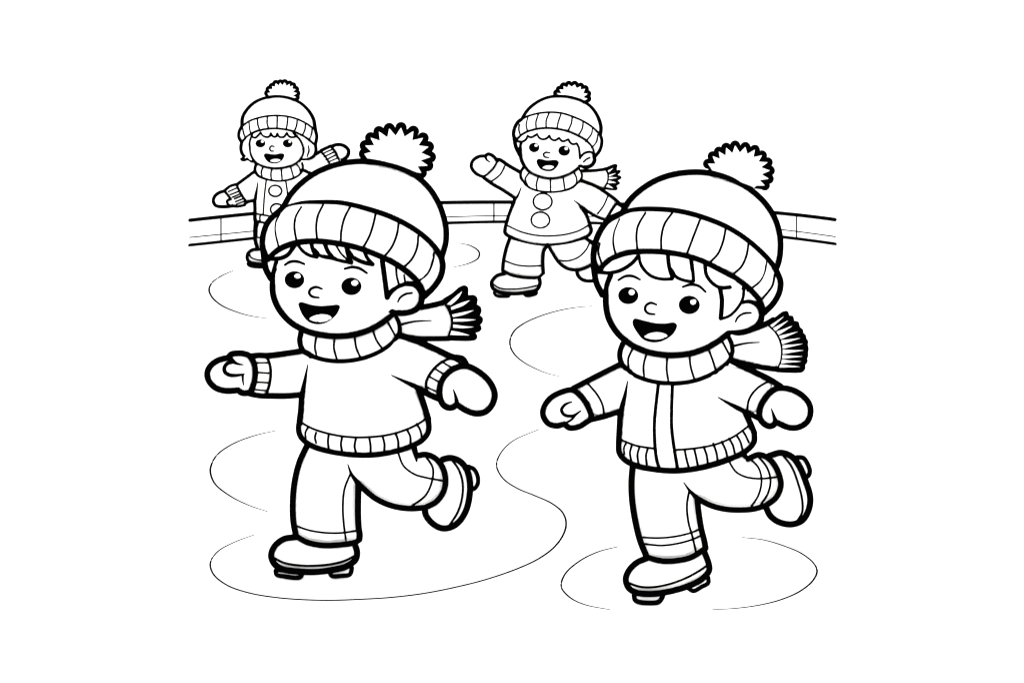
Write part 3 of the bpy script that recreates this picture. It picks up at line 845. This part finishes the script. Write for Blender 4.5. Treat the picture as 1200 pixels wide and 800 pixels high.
for a in (((90, 545), (84, 580), (99, 630)), ((183, 433), (160, 490), (155, 540), (165, 590)), ((303, 402), (270, 460), (263, 510), (268, 572)), ((428, 402), (395, 450), (380, 510), (380, 577)), ((562, 428), (530, 510), (498, 595)),
          ((681, 475), (670, 530), (645, 590), (605, 632)), ((788, 542), (780, 595), (755, 650), (710, 690)), ((872, 625), (865, 670), (840, 720), (788, 760)), ((911, 690), (900, 740), (858, 795))):
    fig.line('hat_cuff', F(*a), .95, off=HD)
zig = Sz((195, 450), (150, 365), (248, 365), (215, 260), (312, 295), (302, 195), (392, 248), (405, 140), (490, 215), (530, 110), (596, 205), (672, 130), (705, 225), (805, 170), (790, 270), (905, 248), (862, 335), (985, 345), (898, 415), (1015, 460), (908, 515), (1000, 575), (880, 600), (945, 668), (830, 680))
pompom(fig, 'pompom', zig, 5.1, HD + 6, 865, 195, tail=Sz((780, 700), (500, 600), (180, 530)))
finish(fig, [('person', 'person', None), ('hair', 'hair', 'person'), ('hat', 'hat', 'person'), ('hat_cuff', 'hat_cuff', 'hat'), ('pompom', 'pompom', 'hat'),
             ('scarf', 'scarf', 'person'), ('scarf_tail', 'scarf_tail', 'scarf'), ('fringe', 'fringe', 'scarf'),
             ('jacket', 'jacket', 'person'), ('hem', 'hem', 'jacket'), ('zip_placket', 'zip_placket', 'jacket'),
             ('mitten', 'mitten', 'person'), ('mitten.r', 'mitten', 'person'), ('trousers', 'trousers', 'person'),
             ('ice_skate', 'ice_skate', 'person'), ('blade', 'blade', 'ice_skate'), ('blade.r', 'blade', 'ice_skate'), ('ice_skate.r', 'ice_skate', 'person'), ('blade.b', 'blade', 'ice_skate.r')],
       'big open-mouthed skater in a front-zip jacket with a ribbed hem')

# ================================================================== small skater at the back in the buttoned coat, waving
M, N, X, U = frame(540, 80, 5.714), frame(540, 210, 5.714), frame(680, 185, 16), frame(640, 85, 20)
fig = Figure(2920 / 313.0, (605, 346), 1.5)
HB = -9.0
head = M((398, 540), (405, 610), (425, 655), (455, 690), (500, 716), (570, 736), (640, 736), (700, 720), (750, 696), (792, 665, 1), (830, 662), (870, 655), (894, 625), (893, 585, 1),
         (910, 500), (905, 400), (870, 300), (800, 235), (730, 210), (650, 202), (580, 208), (510, 240), (440, 300), (400, 380), (385, 470))
fig.solid('person', head, 1.6, HB, .85)
fig.solid('person', M((500, 640, 1), (720, 640, 1), (720, 800, 1), (500, 800, 1)), 0, 5, .6, seen=False)
a_up = M((238, 612), (260, 613), (320, 652), (400, 698))
m_edge = M((250, 612), (215, 675), (155, 728))
a_lo = M((155, 735), (210, 775), (280, 815), (365, 872))
s_l = N((362, 130), (340, 190), (315, 260), (297, 325))
h_lo = N((297, 325), (297, 362), (350, 395), (430, 421), (520, 437), (620, 438), (720, 426), (800, 402), (857, 375), (874, 342), (866, 312))
s_r = N((866, 312), (842, 240), (800, 180))
ar_lo = N((800, 180), (850, 217), (920, 257), (975, 275))
ar_up = N((1075, 175), (1040, 140), (965, 85), (900, 45), (805, 10))
fig.solid('jacket', join(a_up, m_edge, a_lo, s_l, h_lo, s_r, ar_lo, N((975, 275), (1010, 210), (1045, 160)), ar_up, N((700, 30), (550, 40), (420, 0))), 1.6, 0, .75)
fig.line('jacket', a_up, 1.9); fig.line('jacket', a_lo, 1.7); fig.line('jacket', s_l, 1.7); fig.line('jacket', h_lo, (1.8, 1.7, 1.0, .9, .8, .8, .9, 1.2, 1.7, 1.9)); fig.line('jacket', s_r, 1.7); fig.line('jacket', ar_lo, 1.3); fig.line('jacket', ar_up, 1.7)
fig.line('jacket', N((405, 53), (385, 105), (362, 150), (345, 185)), (.2, .9, 1.5, 1.7)); fig.line('jacket', N((755, 140), (800, 175), (830, 203)), (.2, .9, 1.4))
fig.line('jacket', N((318, 313), (400, 351), (500, 375), (600, 380), (700, 370), (790, 345), (855, 308)), .65)
fig.line('jacket', M((299, 645), (265, 710), (207, 757)), .7); fig.line('jacket', N((983, 118), (955, 180), (918, 228)), .65)
fig.line('jacket', N((1045, 160), (1010, 210), (972, 272)), 1.3); fig.line('jacket', m_edge, .9)
for key, cx, cy, rx, ry in (('button', 548, 150, 62, 54), ('button.r', 533, 273, 61, 52)):
    q = N((cx, cy))[0]
    e = ellipse(q[0], q[1], rx / 5.714, ry / 5.714)
    fig.solid(key, e, 0, 0, .3, on=['jacket'], lift=1, wrap=False); fig.line(key, e, .9, closed=True)
ml = M((240, 618), (212, 585), (183, 575), (163, 588, 1), (120, 592), (82, 618), (70, 658), (98, 702), (152, 728), (215, 676), (248, 625))
fig.solid('mitten', ml, 1.5, 0, .75)
fig.line('mitten', M((248, 622), (215, 587), (183, 575), (163, 588, 1), (120, 592), (82, 618), (70, 658), (98, 702), (155, 730)), 1.7)
fig.line('mitten', M((165, 590), (175, 615), (197, 630)), (1.4, .9, .3))
mr = N((1045, 165), (1080, 185), (1130, 230), (1120, 300), (1050, 320), (985, 275))
fig.solid('mitten.r', mr, 1.5, 0, .75); fig.line('mitten.r', N((1055, 168), (1090, 190), (1130, 240), (1120, 300), (1050, 320), (985, 280)), 1.6)
tl = N((330, 388), (302, 470), (284, 560), (280, 612))
tcl = N((280, 612), (340, 640), (430, 657), (520, 655), (552, 630))
tr = N((552, 630), (549, 540), (556, 480), (580, 440))
under = N((583, 440), (612, 490), (660, 560), (715, 598), (780, 607), (840, 590), (895, 560))
fig.solid('trousers', join(tl, tcl, tr, under, N((920, 520), (915, 440), (830, 388)), N((820, 375), (600, 415), (335, 365))), 1.5, 5, .55)
fig.line('trousers', tl, 1.8); fig.line('trousers', tcl, 1.5); fig.line('trousers', tr, 1.9); fig.line('trousers', under, 1.7); fig.line('trousers', N((828, 390), (865, 412), (900, 428)), 1.6)
fig.line('trousers', N((298, 547), (370, 573), (450, 582), (545, 578)), .65); fig.line('trousers', N((652, 543), (720, 546), (790, 520), (840, 470), (860, 430)), .65); fig.line('trousers', N((850, 412), (875, 432), (900, 445)), .6)
b1 = N((296, 630), (240, 647), (207, 688), (214, 728), (258, 755), (350, 766), (440, 758), (508, 740), (530, 700), (525, 655))
fig.solid('ice_skate', join(b1, N((515, 648), (430, 650), (340, 633), (296, 625))), 1.5, 5, .58); fig.line('ice_skate', b1, 1.9); fig.line('ice_skate', N((216, 702), (260, 728), (340, 735), (430, 728), (515, 710)), .6)
bl = N((222, 758), (235, 777), (315, 783), (332, 768)); fig.solid('blade', join(bl, N((332, 762), (222, 752))), .5, 5, .5); fig.line('blade', bl, 1.5)
bl = N((420, 766), (440, 779), (505, 766), (507, 746)); fig.solid('blade.r', join(bl, N((507, 740), (420, 762))), .5, 5, .5); fig.line('blade.r', bl, 1.5)
b2 = N((775, 608), (785, 645), (820, 675), (885, 680), (940, 660), (960, 610), (940, 560))
fig.solid('ice_skate.r', join(b2, N((895, 560), (840, 590), (775, 608))), 1.5, 8, .75); fig.line('ice_skate.r', N((775, 608), (785, 645), (820, 675), (885, 680), (940, 660), (960, 610), (940, 565)), 1.8, off=8); fig.line('trousers', N((895, 560), (918, 520), (915, 445), (890, 424)), 1.6)
bl = N((960, 600), (985, 595), (985, 640), (955, 650)); fig.solid('blade.b', join(bl, N((950, 640), (950, 605))), .5, 8, .5); fig.line('blade.b', bl, 1.3, off=8)
# scarf
sc = M((425, 658), (405, 690), (402, 725), (425, 770), (465, 803), (520, 822), (610, 830), (690, 820), (750, 797), (795, 755), (810, 725), (805, 695), (792, 675))
fig.solid('scarf', join(sc, M((785, 660), (750, 688), (700, 712), (640, 728), (570, 728), (500, 708), (440, 670))), 1, 0, .55, on=['jacket'], lift=1.5)
fig.line('scarf', sc, (1.5, 1.6, 1.5, 1.1, .95, .9, .9, .9, 1, 1.2, 1.3, 1.2, 1.0))
for a in (((462, 695), (432, 740), (445, 780)), ((520, 722), (506, 780), (511, 818)), ((600, 738), (601, 828)), ((685, 726), (692, 780), (698, 815)), ((757, 696), (775, 735), (776, 770))):
    fig.line('scarf', M(*a), .65)
t_up, t_lo = X((20, 245), (250, 240), (450, 215), (490, 200)), X((20, 425), (150, 480), (270, 530), (450, 590))
t_end = X((500, 240), (525, 310), (528, 390), (515, 460), (468, 535))
fig.solid('scarf_tail', join(M((780, 690), (800, 686)), t_up, t_end, rev(t_lo)), 1, 10, .5); fig.line('scarf_tail', t_up, 1.6, off=10); fig.line('scarf_tail', t_lo, 1.6, off=10); fig.line('scarf_tail', t_end, .8, off=10)
fr = X((440, 205), (520, 158), (600, 125), (660, 112), (702, 135), (692, 185), (688, 228, 1), (745, 225), (765, 248), (735, 298), (705, 322, 1), (755, 335), (780, 370), (752, 405), (708, 428, 1), (742, 455), (745, 488), (705, 515), (682, 530, 1), (706, 565), (690, 605), (640, 615), (540, 608), (450, 595, 1), (515, 460), (528, 390), (525, 310), (500, 240))
fig.solid('fringe', fr, 0, 10, .35, mat=1, gmul=.8)
for b0, b1_, t in (((512, 245), (535, 268), (620, 192)), ((538, 322), (545, 348), (672, 288)), ((540, 362), (540, 400), (695, 372)), ((530, 425), (522, 475), (672, 467)), ((515, 500), (478, 545), (618, 572))):
    fig.solid('fringe', X(b0 + (1,), t + (1,), b1_ + (1,)), 0, 10, .1, on=['fringe'], lift=.5, wrap=False, gmul=.6)
# hair
bang = M((380, 488), (410, 493), (437, 476), (448, 452, 1), (470, 463), (512, 441, 1), (525, 465), (550, 476), (575, 469), (593, 450, 1), (605, 473), (630, 483), (658, 466, 1), (680, 489), (705, 483), (720, 475, 1), (735, 500), (755, 509), (775, 502, 1), (790, 530), (798, 600))
fig.solid('hair', join(bang, M((798, 605), (835, 570), (880, 555), (850, 490), (730, 420), (580, 390), (430, 420), (375, 470))), .3, HB, .08, on=['person'], lift=1.2, wrap=False)
fig.solid('hair', M((358, 480, 1), (370, 530), (394, 575, 1), (402, 520), (412, 495, 1), (380, 470, 1)), .5, HB, .2, on=['person'], lift=.8)
fig.line('hair', bang, 1.05, off=HB); fig.line('hair', M((358, 475), (370, 530), (397, 585)), 2.0, off=HB)
fig.line('person', M((408, 500), (398, 545), (405, 610), (425, 655)), 1.9, off=HB); fig.line('person', M((425, 655), (455, 690), (500, 716), (570, 736), (640, 736), (700, 720), (750, 696), (792, 665)), (1.4, 1.1, 1.0, .95, .95, 1.0, 1.1, 1.3), off=HB)
fig.line('person', M((798, 598), (830, 568), (870, 562), (890, 580)), 1.1, off=HB); fig.line('person', M((890, 580), (897, 620), (870, 655), (830, 663), (795, 648)), 1.8, off=HB); fig.line('person', M((825, 625), (840, 611), (860, 601)), .8)
face(fig, [], 1, M((598, 568), (570, 564), (553, 577), (561, 593), (590, 600)), .75,
     [eye(M, 491, 531, 36, 33, 504, 517, 10, 9, 5.714), eye(M, 692, 553, 40, 35, 706, 538, 11, 10, 5.714)],
     M((506, 622), (518, 607), (580, 617), (638, 614), (657, 628), (645, 660), (612, 688), (570, 690), (535, 677), (513, 648)),
     M((545, 668), (570, 653), (605, 652), (626, 662), (605, 678), (568, 678)))
# hat
dome = M((408, 342), (450, 277), (520, 222), (590, 194), (660, 188), (740, 196), (810, 219), (870, 257), (915, 320), (938, 390), (935, 450))
c_top = M((405, 345), (445, 324), (520, 303), (600, 296), (680, 303), (750, 325), (820, 356), (880, 395), (933, 445))
c_right = M((935, 450), (944, 490), (930, 550), (898, 592))
c_low = M((895, 580), (880, 532), (840, 486), (790, 455), (730, 428), (660, 409), (580, 401), (500, 409), (430, 432), (378, 472))
c_left = M((372, 485), (355, 455), (360, 405), (383, 362), (405, 345))
fig.solid('hat', join(dome, M((920, 460), (800, 390), (600, 340), (410, 380))), 1.6, HB, .25, on=['person'], lift=.8)
fig.solid('hat_cuff', join(c_top, c_right, c_low, c_left), 1.2, HB, .28, on=['person', 'hat', 'hair'], lift=1.4)
fig.line('hat', dome, (1.7, 1.6, 1.4, 1.4, 1.4, 1.5, 1.9, 1.9), off=HB); fig.line('hat_cuff', c_top, 1.0, off=HB); fig.line('hat_cuff', c_right, 1.8, off=HB); fig.line('hat_cuff', c_low, .95, off=HB); fig.line('hat_cuff', c_left, 2.0, off=HB)
for a in (((392, 382), (388, 410), (400, 448)), ((450, 330), (438, 380), (447, 422)), ((520, 308), (503, 360), (505, 405)), ((592, 300), (572, 350), (572, 398)), ((671, 305), (650, 370), (645, 404)), ((746, 328), (740, 370), (718, 420)), ((818, 360), (815, 400), (788, 450)), ((880, 400), (875, 440), (838, 488)), ((917, 450), (910, 490), (878, 530))):
    fig.line('hat_cuff', M(*a), .65, off=HB)
zig = U((280, 545), (235, 490), (345, 500), (300, 400), (400, 410), (400, 318), (490, 355), (525, 280), (600, 335), (672, 280), (725, 370), (815, 325), (825, 405), (925, 385), (885, 495), (985, 505), (885, 600), (985, 625), (900, 690))
pompom(fig, 'pompom', zig, 3.6, HB + 3, 671, 107, tail=U((880, 750), (600, 640), (260, 640)))
finish(fig, [('person', 'person', None), ('hair', 'hair', 'person'), ('hat', 'hat', 'person'), ('hat_cuff', 'hat_cuff', 'hat'), ('pompom', 'pompom', 'hat'),
             ('scarf', 'scarf', 'person'), ('scarf_tail', 'scarf_tail', 'scarf'), ('fringe', 'fringe', 'scarf'),
             ('jacket', 'jacket', 'person'), ('button', 'button', 'jacket'), ('button.r', 'button', 'jacket'),
             ('mitten', 'mitten', 'person'), ('mitten.r', 'mitten', 'person'), ('trousers', 'trousers', 'person'),
             ('ice_skate', 'ice_skate', 'person'), ('blade', 'blade', 'ice_skate'), ('blade.r', 'blade', 'ice_skate'), ('ice_skate.r', 'ice_skate', 'person'), ('blade.b', 'blade', 'ice_skate.r')],
       'small distant skater in a coat with two big buttons, arms flung wide')

# ================================================================== smallest skater with bobbed hair at the back
J, K, Q, T = frame(215, 80, 5.714), frame(215, 180, 5.714), frame(240, 200, 12), frame(300, 85, 20)
fig = Figure(2920 / 278.6, (318, 312), 1.4)
HB = -8.0
head = J((443, 520), (446, 560), (460, 600), (490, 636), (550, 662), (620, 671), (690, 662), (750, 640), (787, 603), (802, 545),
         (850, 480), (855, 400), (820, 310), (760, 245), (690, 216), (620, 206), (540, 215), (475, 250), (425, 310), (408, 400), (415, 480))
fig.solid('person', head, 1, HB, .85)
fig.solid('person', J((540, 600, 1), (700, 600, 1), (700, 740, 1), (540, 740, 1)), 0, 5, .6, seen=False)
a_up = Q((700, 10), (580, 100), (450, 195))
m_edge = Q((430, 195), (360, 220), (275, 285))
c_in = Q((275, 285), (330, 350), (380, 420), (445, 505))
a_lo = Q((445, 505), (560, 480), (585, 445), (690, 420))
s_l = Q((700, 420), (706, 520), (705, 620))
h_l = Q((705, 620), (705, 690), (715, 720))
h_b = K((490, 457), (560, 470), (640, 472), (720, 455), (760, 420))
s_r = K((755, 400), (745, 340), (745, 270))
r_lo = J((760, 750), (850, 705), (980, 645))
r_edge = J((1040, 610), (1015, 560), (985, 522))
r_up = J((985, 522), (920, 555), (850, 590), (800, 640))
fig.solid('coat', join(a_up, m_edge, c_in, a_lo, s_l, h_l, h_b, s_r, r_lo, r_edge, r_up, J((790, 660), (640, 720), (490, 690))), 1.4, 0, .7)
fig.line('coat', a_up, 1.6); fig.line('coat', Q((560, 470), (600, 440), (690, 420)), 1.7); fig.line('coat', s_l, 1.9); fig.line('coat', h_l, 1.9); fig.line('coat', s_r, 1.6)
fig.line('coat', K((485, 455), (520, 458), (560, 468), (640, 472), (720, 455), (760, 420)), 1.1)
fig.line('coat', J((795, 680), (820, 690), (850, 705)), 1.6); fig.line('coat', J((870, 588), (920, 555), (985, 522)), 1.7)
fig.line('coat', Q((745, 165), (735, 240), (718, 340), (708, 420)), (.2, .8, 1.4, 1.8))
fig.line('coat', Q((863, 140), (838, 350), (820, 618)), .65); fig.line('coat', Q((1138, 150), (1160, 290), (1165, 420), (1180, 600)), .65)
fig.line('coat', Q((720, 605), (800, 620), (890, 635)), .8); fig.line('coat', Q((782, 628), (772, 660), (780, 712)), .7)
fig.solid('sleeve_cuff', join(Q((275, 285), (360, 220), (445, 195)), Q((455, 225), (520, 340), (585, 445)), Q((565, 485), (445, 505)), rev(c_in)), 1, 0, .3, on=['coat'], lift=.8)
fig.line('sleeve_cuff', Q((448, 190), (465, 240), (520, 345), (588, 448)), 1.2); fig.line('sleeve_cuff', Q((270, 285), (360, 218), (448, 192)), 1.5); fig.line('sleeve_cuff', Q((445, 505), (500, 498), (565, 482)), 1.4)
for a in (((340, 292), (462, 238)), ((365, 335), (488, 285)), ((395, 372), (505, 322)), ((425, 395), (522, 352)), ((440, 435), (545, 392)), ((458, 468), (572, 425))):
    fig.line('sleeve_cuff', Q(*a), .65)
cr = J((920, 558), (955, 600), (980, 642))
fig.solid('sleeve_cuff.r', join(cr, J((980, 642), (1040, 612)), r_edge, J((985, 522), (920, 552))), .8, 0, .3, on=['coat'], lift=.8)
fig.line('sleeve_cuff.r', cr, .9); fig.line('sleeve_cuff.r', r_edge, 1.0); fig.line('sleeve_cuff.r', J((920, 552), (985, 522)), 1.7)
for a in (((932, 573), (998, 542)), ((945, 592), (1010, 560)), ((958, 612), (1022, 580)), ((970, 628), (1034, 600))):
    fig.line('sleeve_cuff.r', J(*a), .6)
ml = Q((275, 288), (200, 312), (140, 360), (120, 430), (150, 488), (210, 507), (330, 506), (380, 498), (430, 490), (380, 415), (330, 350))
fig.solid('mitten', ml, 1.4, 0, .7); fig.line('mitten', Q((275, 288), (200, 312), (140, 360), (120, 430), (150, 488), (210, 507), (330, 506), (380, 498), (440, 500)), 1.7)
fig.line('mitten', Q((285, 292), (330, 350), (370, 405)), 1.1); fig.line('mitten', Q((348, 405), (312, 428), (320, 463), (352, 495)), 1.2)
mr = J((988, 525), (1030, 512), (1075, 520), (1105, 550), (1098, 590), (1062, 615), (1040, 612), (1015, 560))
fig.solid('mitten.r', mr, 1.4, 0, .7); fig.line('mitten.r', J((985, 525), (1030, 512), (1075, 520), (1105, 550), (1098, 590), (1062, 615)), 1.8)
for key, cx, cy, rx, ry in (('button', 990, 285, 90, 77), ('button.r', 1012, 545, 88, 78)):
    q = Q((cx, cy))[0]
    e = ellipse(q[0], q[1], rx / 12, ry / 12)
    fig.solid(key, e, 0, 0, .3, on=['coat'], lift=.8, wrap=False); fig.line(key, e, .85, closed=True)
# trousers and skates (the right leg is hidden behind the front skater's hat)
tl = K((482, 455), (478, 520), (482, 590), (496, 635))
fig.solid('trousers', join(tl, K((496, 638), (560, 645), (605, 632)), K((605, 630), (612, 560), (625, 520)), K((630, 520), (640, 570), (650, 632)), K((650, 635), (700, 642), (745, 630)), K((748, 620), (760, 520), (752, 430)), K((740, 420), (620, 440), (490, 445))), 1.4, 5, .7)
fig.line('trousers', tl, 1.9); fig.line('trousers', K((490, 558), (505, 562), (560, 566)), .6); fig.line('trousers', K((500, 465), (493, 500), (490, 550)), .6)
fig.line('trousers', K((496, 638), (560, 645), (605, 632)), 1.3); fig.line('trousers', K((605, 630), (612, 560), (625, 520), (640, 570), (650, 632)), 1.3); fig.line('trousers', K((650, 635), (700, 642), (745, 630), (760, 520), (752, 430)), 1.5)
for sfx, dx in (('', 0), ('.r', 150)):
    b1 = K((500 + dx, 640), (460 + dx, 645), (430 + dx, 672), (430 + dx, 712), (452 + dx, 730), (540 + dx, 740), (605 + dx, 728), (612 + dx, 690), (605 + dx, 640))
    fig.solid('ice_skate' + sfx, join(b1, K((595 + dx, 636), (505 + dx, 640))), 1.4, 5, .7); fig.line('ice_skate' + sfx, b1, 1.7); fig.line('ice_skate' + sfx, K((440 + dx, 668), (450 + dx, 692), (485 + dx, 708), (540 + dx, 714), (605 + dx, 705)), .6)
    bl = K((430 + dx, 735), (438 + dx, 748), (480 + dx, 757), (590 + dx, 757), (600 + dx, 735))
    fig.solid('blade' + sfx, join(bl, K((600 + dx, 728), (540 + dx, 736), (430 + dx, 722))), .8, 5, .5); fig.line('blade' + sfx, bl, 1.4); fig.line('blade' + sfx, K((508 + dx, 742), (512 + dx, 760)), .6)
# scarf
sc = J((487, 640), (478, 680), (498, 718), (560, 745), (640, 756), (720, 743), (775, 713), (800, 675), (795, 635))
fig.solid('scarf', join(sc, J((780, 605), (745, 632), (690, 652), (620, 661), (550, 652), (495, 628))), 1, 0, .55, on=['coat'], lift=1.2)
fig.line('scarf', sc, (1.5, 1.5, 1.2, .9, .8, .9, 1.0, 1.1, 1.0))
for a in (((530, 668), (521, 695), (526, 726)), ((592, 675), (585, 710), (589, 745)), ((655, 675), (657, 710), (661, 750)), ((717, 660), (727, 695), (736, 728)), ((758, 645), (775, 665), (783, 695))):
    fig.line('scarf', J(*a), .65)
# hair: a bob with the tips flicked out on one side
fig.solid('hair', J((397, 492, 1), (388, 530), (392, 565), (408, 592, 1), (425, 600), (445, 612), (472, 620, 1), (453, 585), (443, 520), (448, 470), (465, 445, 1), (430, 450, 1)), .8, HB, .25, on=['person'], lift=1.0)
fig.solid('hair', J((738, 440, 1), (780, 480), (803, 540), (797, 585), (785, 610, 1), (830, 608), (868, 588), (885, 555), (882, 512, 1), (830, 465)), .8, HB, .25, on=['person'], lift=1.0)
bang = J((458, 445), (465, 461), (482, 465), (503, 447), (518, 430, 1), (530, 450), (555, 461), (576, 456), (585, 434, 1), (600, 457), (618, 458), (628, 436, 1), (640, 458), (670, 461), (692, 432, 1), (705, 455), (730, 463), (756, 455))
fig.solid('hair', join(bang, J((745, 430), (690, 395), (620, 385), (540, 395), (460, 430))), .3, HB, .08, on=['person'], lift=1.0, wrap=False)
fig.line('hair', bang, 1.0, off=HB); fig.line('hair', J((738, 437), (780, 480), (803, 540), (797, 585), (780, 620)), .95, off=HB)
fig.line('hair', J((460, 447), (446, 485), (443, 520), (453, 585), (480, 638)), .95, off=HB)
fig.line('hair', J((390, 495), (385, 530), (390, 565), (406, 590)), 1.8, off=HB); fig.line('hair', J((884, 512), (886, 555), (870, 590), (830, 609), (785, 611)), (1.7, 1.7, 1.6, 1.2, .9), off=HB); fig.line('hair', J((836, 520), (840, 550), (828, 592)), (.4, .8, .5), off=HB)
fig.solid('hair', J((376, 606, 1), (390, 596), (405, 588, 1), (414, 602), (428, 594, 1), (445, 612), (478, 618, 1), (476, 632), (455, 635), (430, 620), (405, 627), (384, 620)), 0, HB, .25, mat=1, gmul=.8)
fig.line('person', J((460, 600), (490, 636), (550, 662), (620, 671), (690, 662), (750, 640), (787, 603)), .9, off=HB)
face(fig, [], 1, J((608, 525), (588, 522), (577, 537), (584, 553), (606, 556)), .7,
     [eye(J, 515, 504, 34, 28, 528, 492, 9, 7, 5.714), eye(J, 698, 504, 34, 28, 712, 492, 9, 7, 5.714)],
     J((537, 582), (547, 571), (605, 577), (662, 570), (676, 579), (666, 610), (640, 633), (605, 640), (570, 631), (546, 606)),
     J((578, 622), (605, 609), (638, 610), (653, 617), (630, 629), (600, 632)))
# hat
dome = J((392, 392), (396, 330), (430, 272), (480, 227), (545, 200), (630, 189), (710, 201), (780, 231), (835, 281), (870, 340), (883, 412))
c_top = J((390, 392), (440, 356), (500, 334), (560, 322), (620, 318), (690, 323), (760, 341), (820, 370), (880, 412))
c_right = J((883, 412), (892, 460), (882, 515))
c_low = J((880, 515), (820, 466), (760, 433), (690, 412), (620, 404), (550, 408), (480, 426), (430, 455), (393, 492))
c_left = J((390, 495), (373, 465), (374, 425), (390, 392))
fig.solid('hat', join(dome, J((870, 430), (760, 380), (620, 360), (500, 375), (400, 430))), 1.5, HB, .25, on=['person'], lift=.8)
fig.solid('hat_cuff', join(c_top, c_right, c_low, c_left), 1.1, HB, .28, on=['person', 'hat', 'hair'], lift=1.4)
fig.line('hat', dome, (1.9, 1.8, 1.6, 1.4, 1.3, 1.4, 1.5, 1.8, 1.9), off=HB); fig.line('hat_cuff', c_top, .95, off=HB); fig.line('hat_cuff', c_right, 1.8, off=HB); fig.line('hat_cuff', c_low, .9, off=HB); fig.line('hat_cuff', c_left, 1.8, off=HB)
for a in (((396, 405), (402, 435), (413, 465)), ((440, 362), (442, 400), (450, 436)), ((495, 340), (498, 380), (510, 414)), ((562, 326), (560, 370), (570, 404)), ((628, 322), (626, 402)), ((698, 328), (695, 370), (688, 408)), ((762, 345), (757, 385), (743, 422)), ((816, 372), (815, 405), (798, 448)), ((862, 410), (858, 440), (840, 478))):
    fig.line('hat_cuff', J(*a), .65, off=HB)
zig = T((285, 560), (255, 490), (325, 480), (288, 395), (375, 390), (368, 318), (432, 335), (455, 250), (530, 300), (568, 235), (612, 300), (675, 230), (725, 315), (795, 265), (800, 330), (875, 305), (865, 380), (945, 395), (880, 455), (975, 495), (880, 555), (960, 590), (890, 620))
pompom(fig, 'pompom', zig, 3.2, HB + 3, 331, 108, tail=T((860, 700), (600, 640), (300, 640)))
finish(fig, [('person', 'person', None), ('hair', 'hair', 'person'), ('hat', 'hat', 'person'), ('hat_cuff', 'hat_cuff', 'hat'), ('pompom', 'pompom', 'hat'),
             ('scarf', 'scarf', 'person'), ('coat', 'coat', 'person'), ('sleeve_cuff', 'sleeve_cuff', 'coat'), ('sleeve_cuff.r', 'sleeve_cuff', 'coat'), ('button', 'button', 'coat'), ('button.r', 'button', 'coat'),
             ('mitten', 'mitten', 'person'), ('mitten.r', 'mitten', 'person'), ('trousers', 'trousers', 'person'),
             ('ice_skate', 'ice_skate', 'person'), ('blade', 'blade', 'ice_skate'), ('ice_skate.r', 'ice_skate', 'person'), ('blade.r', 'blade', 'ice_skate.r')],
       'smallest skater with bobbed hair, partly hidden behind the sweater skater\'s hat')
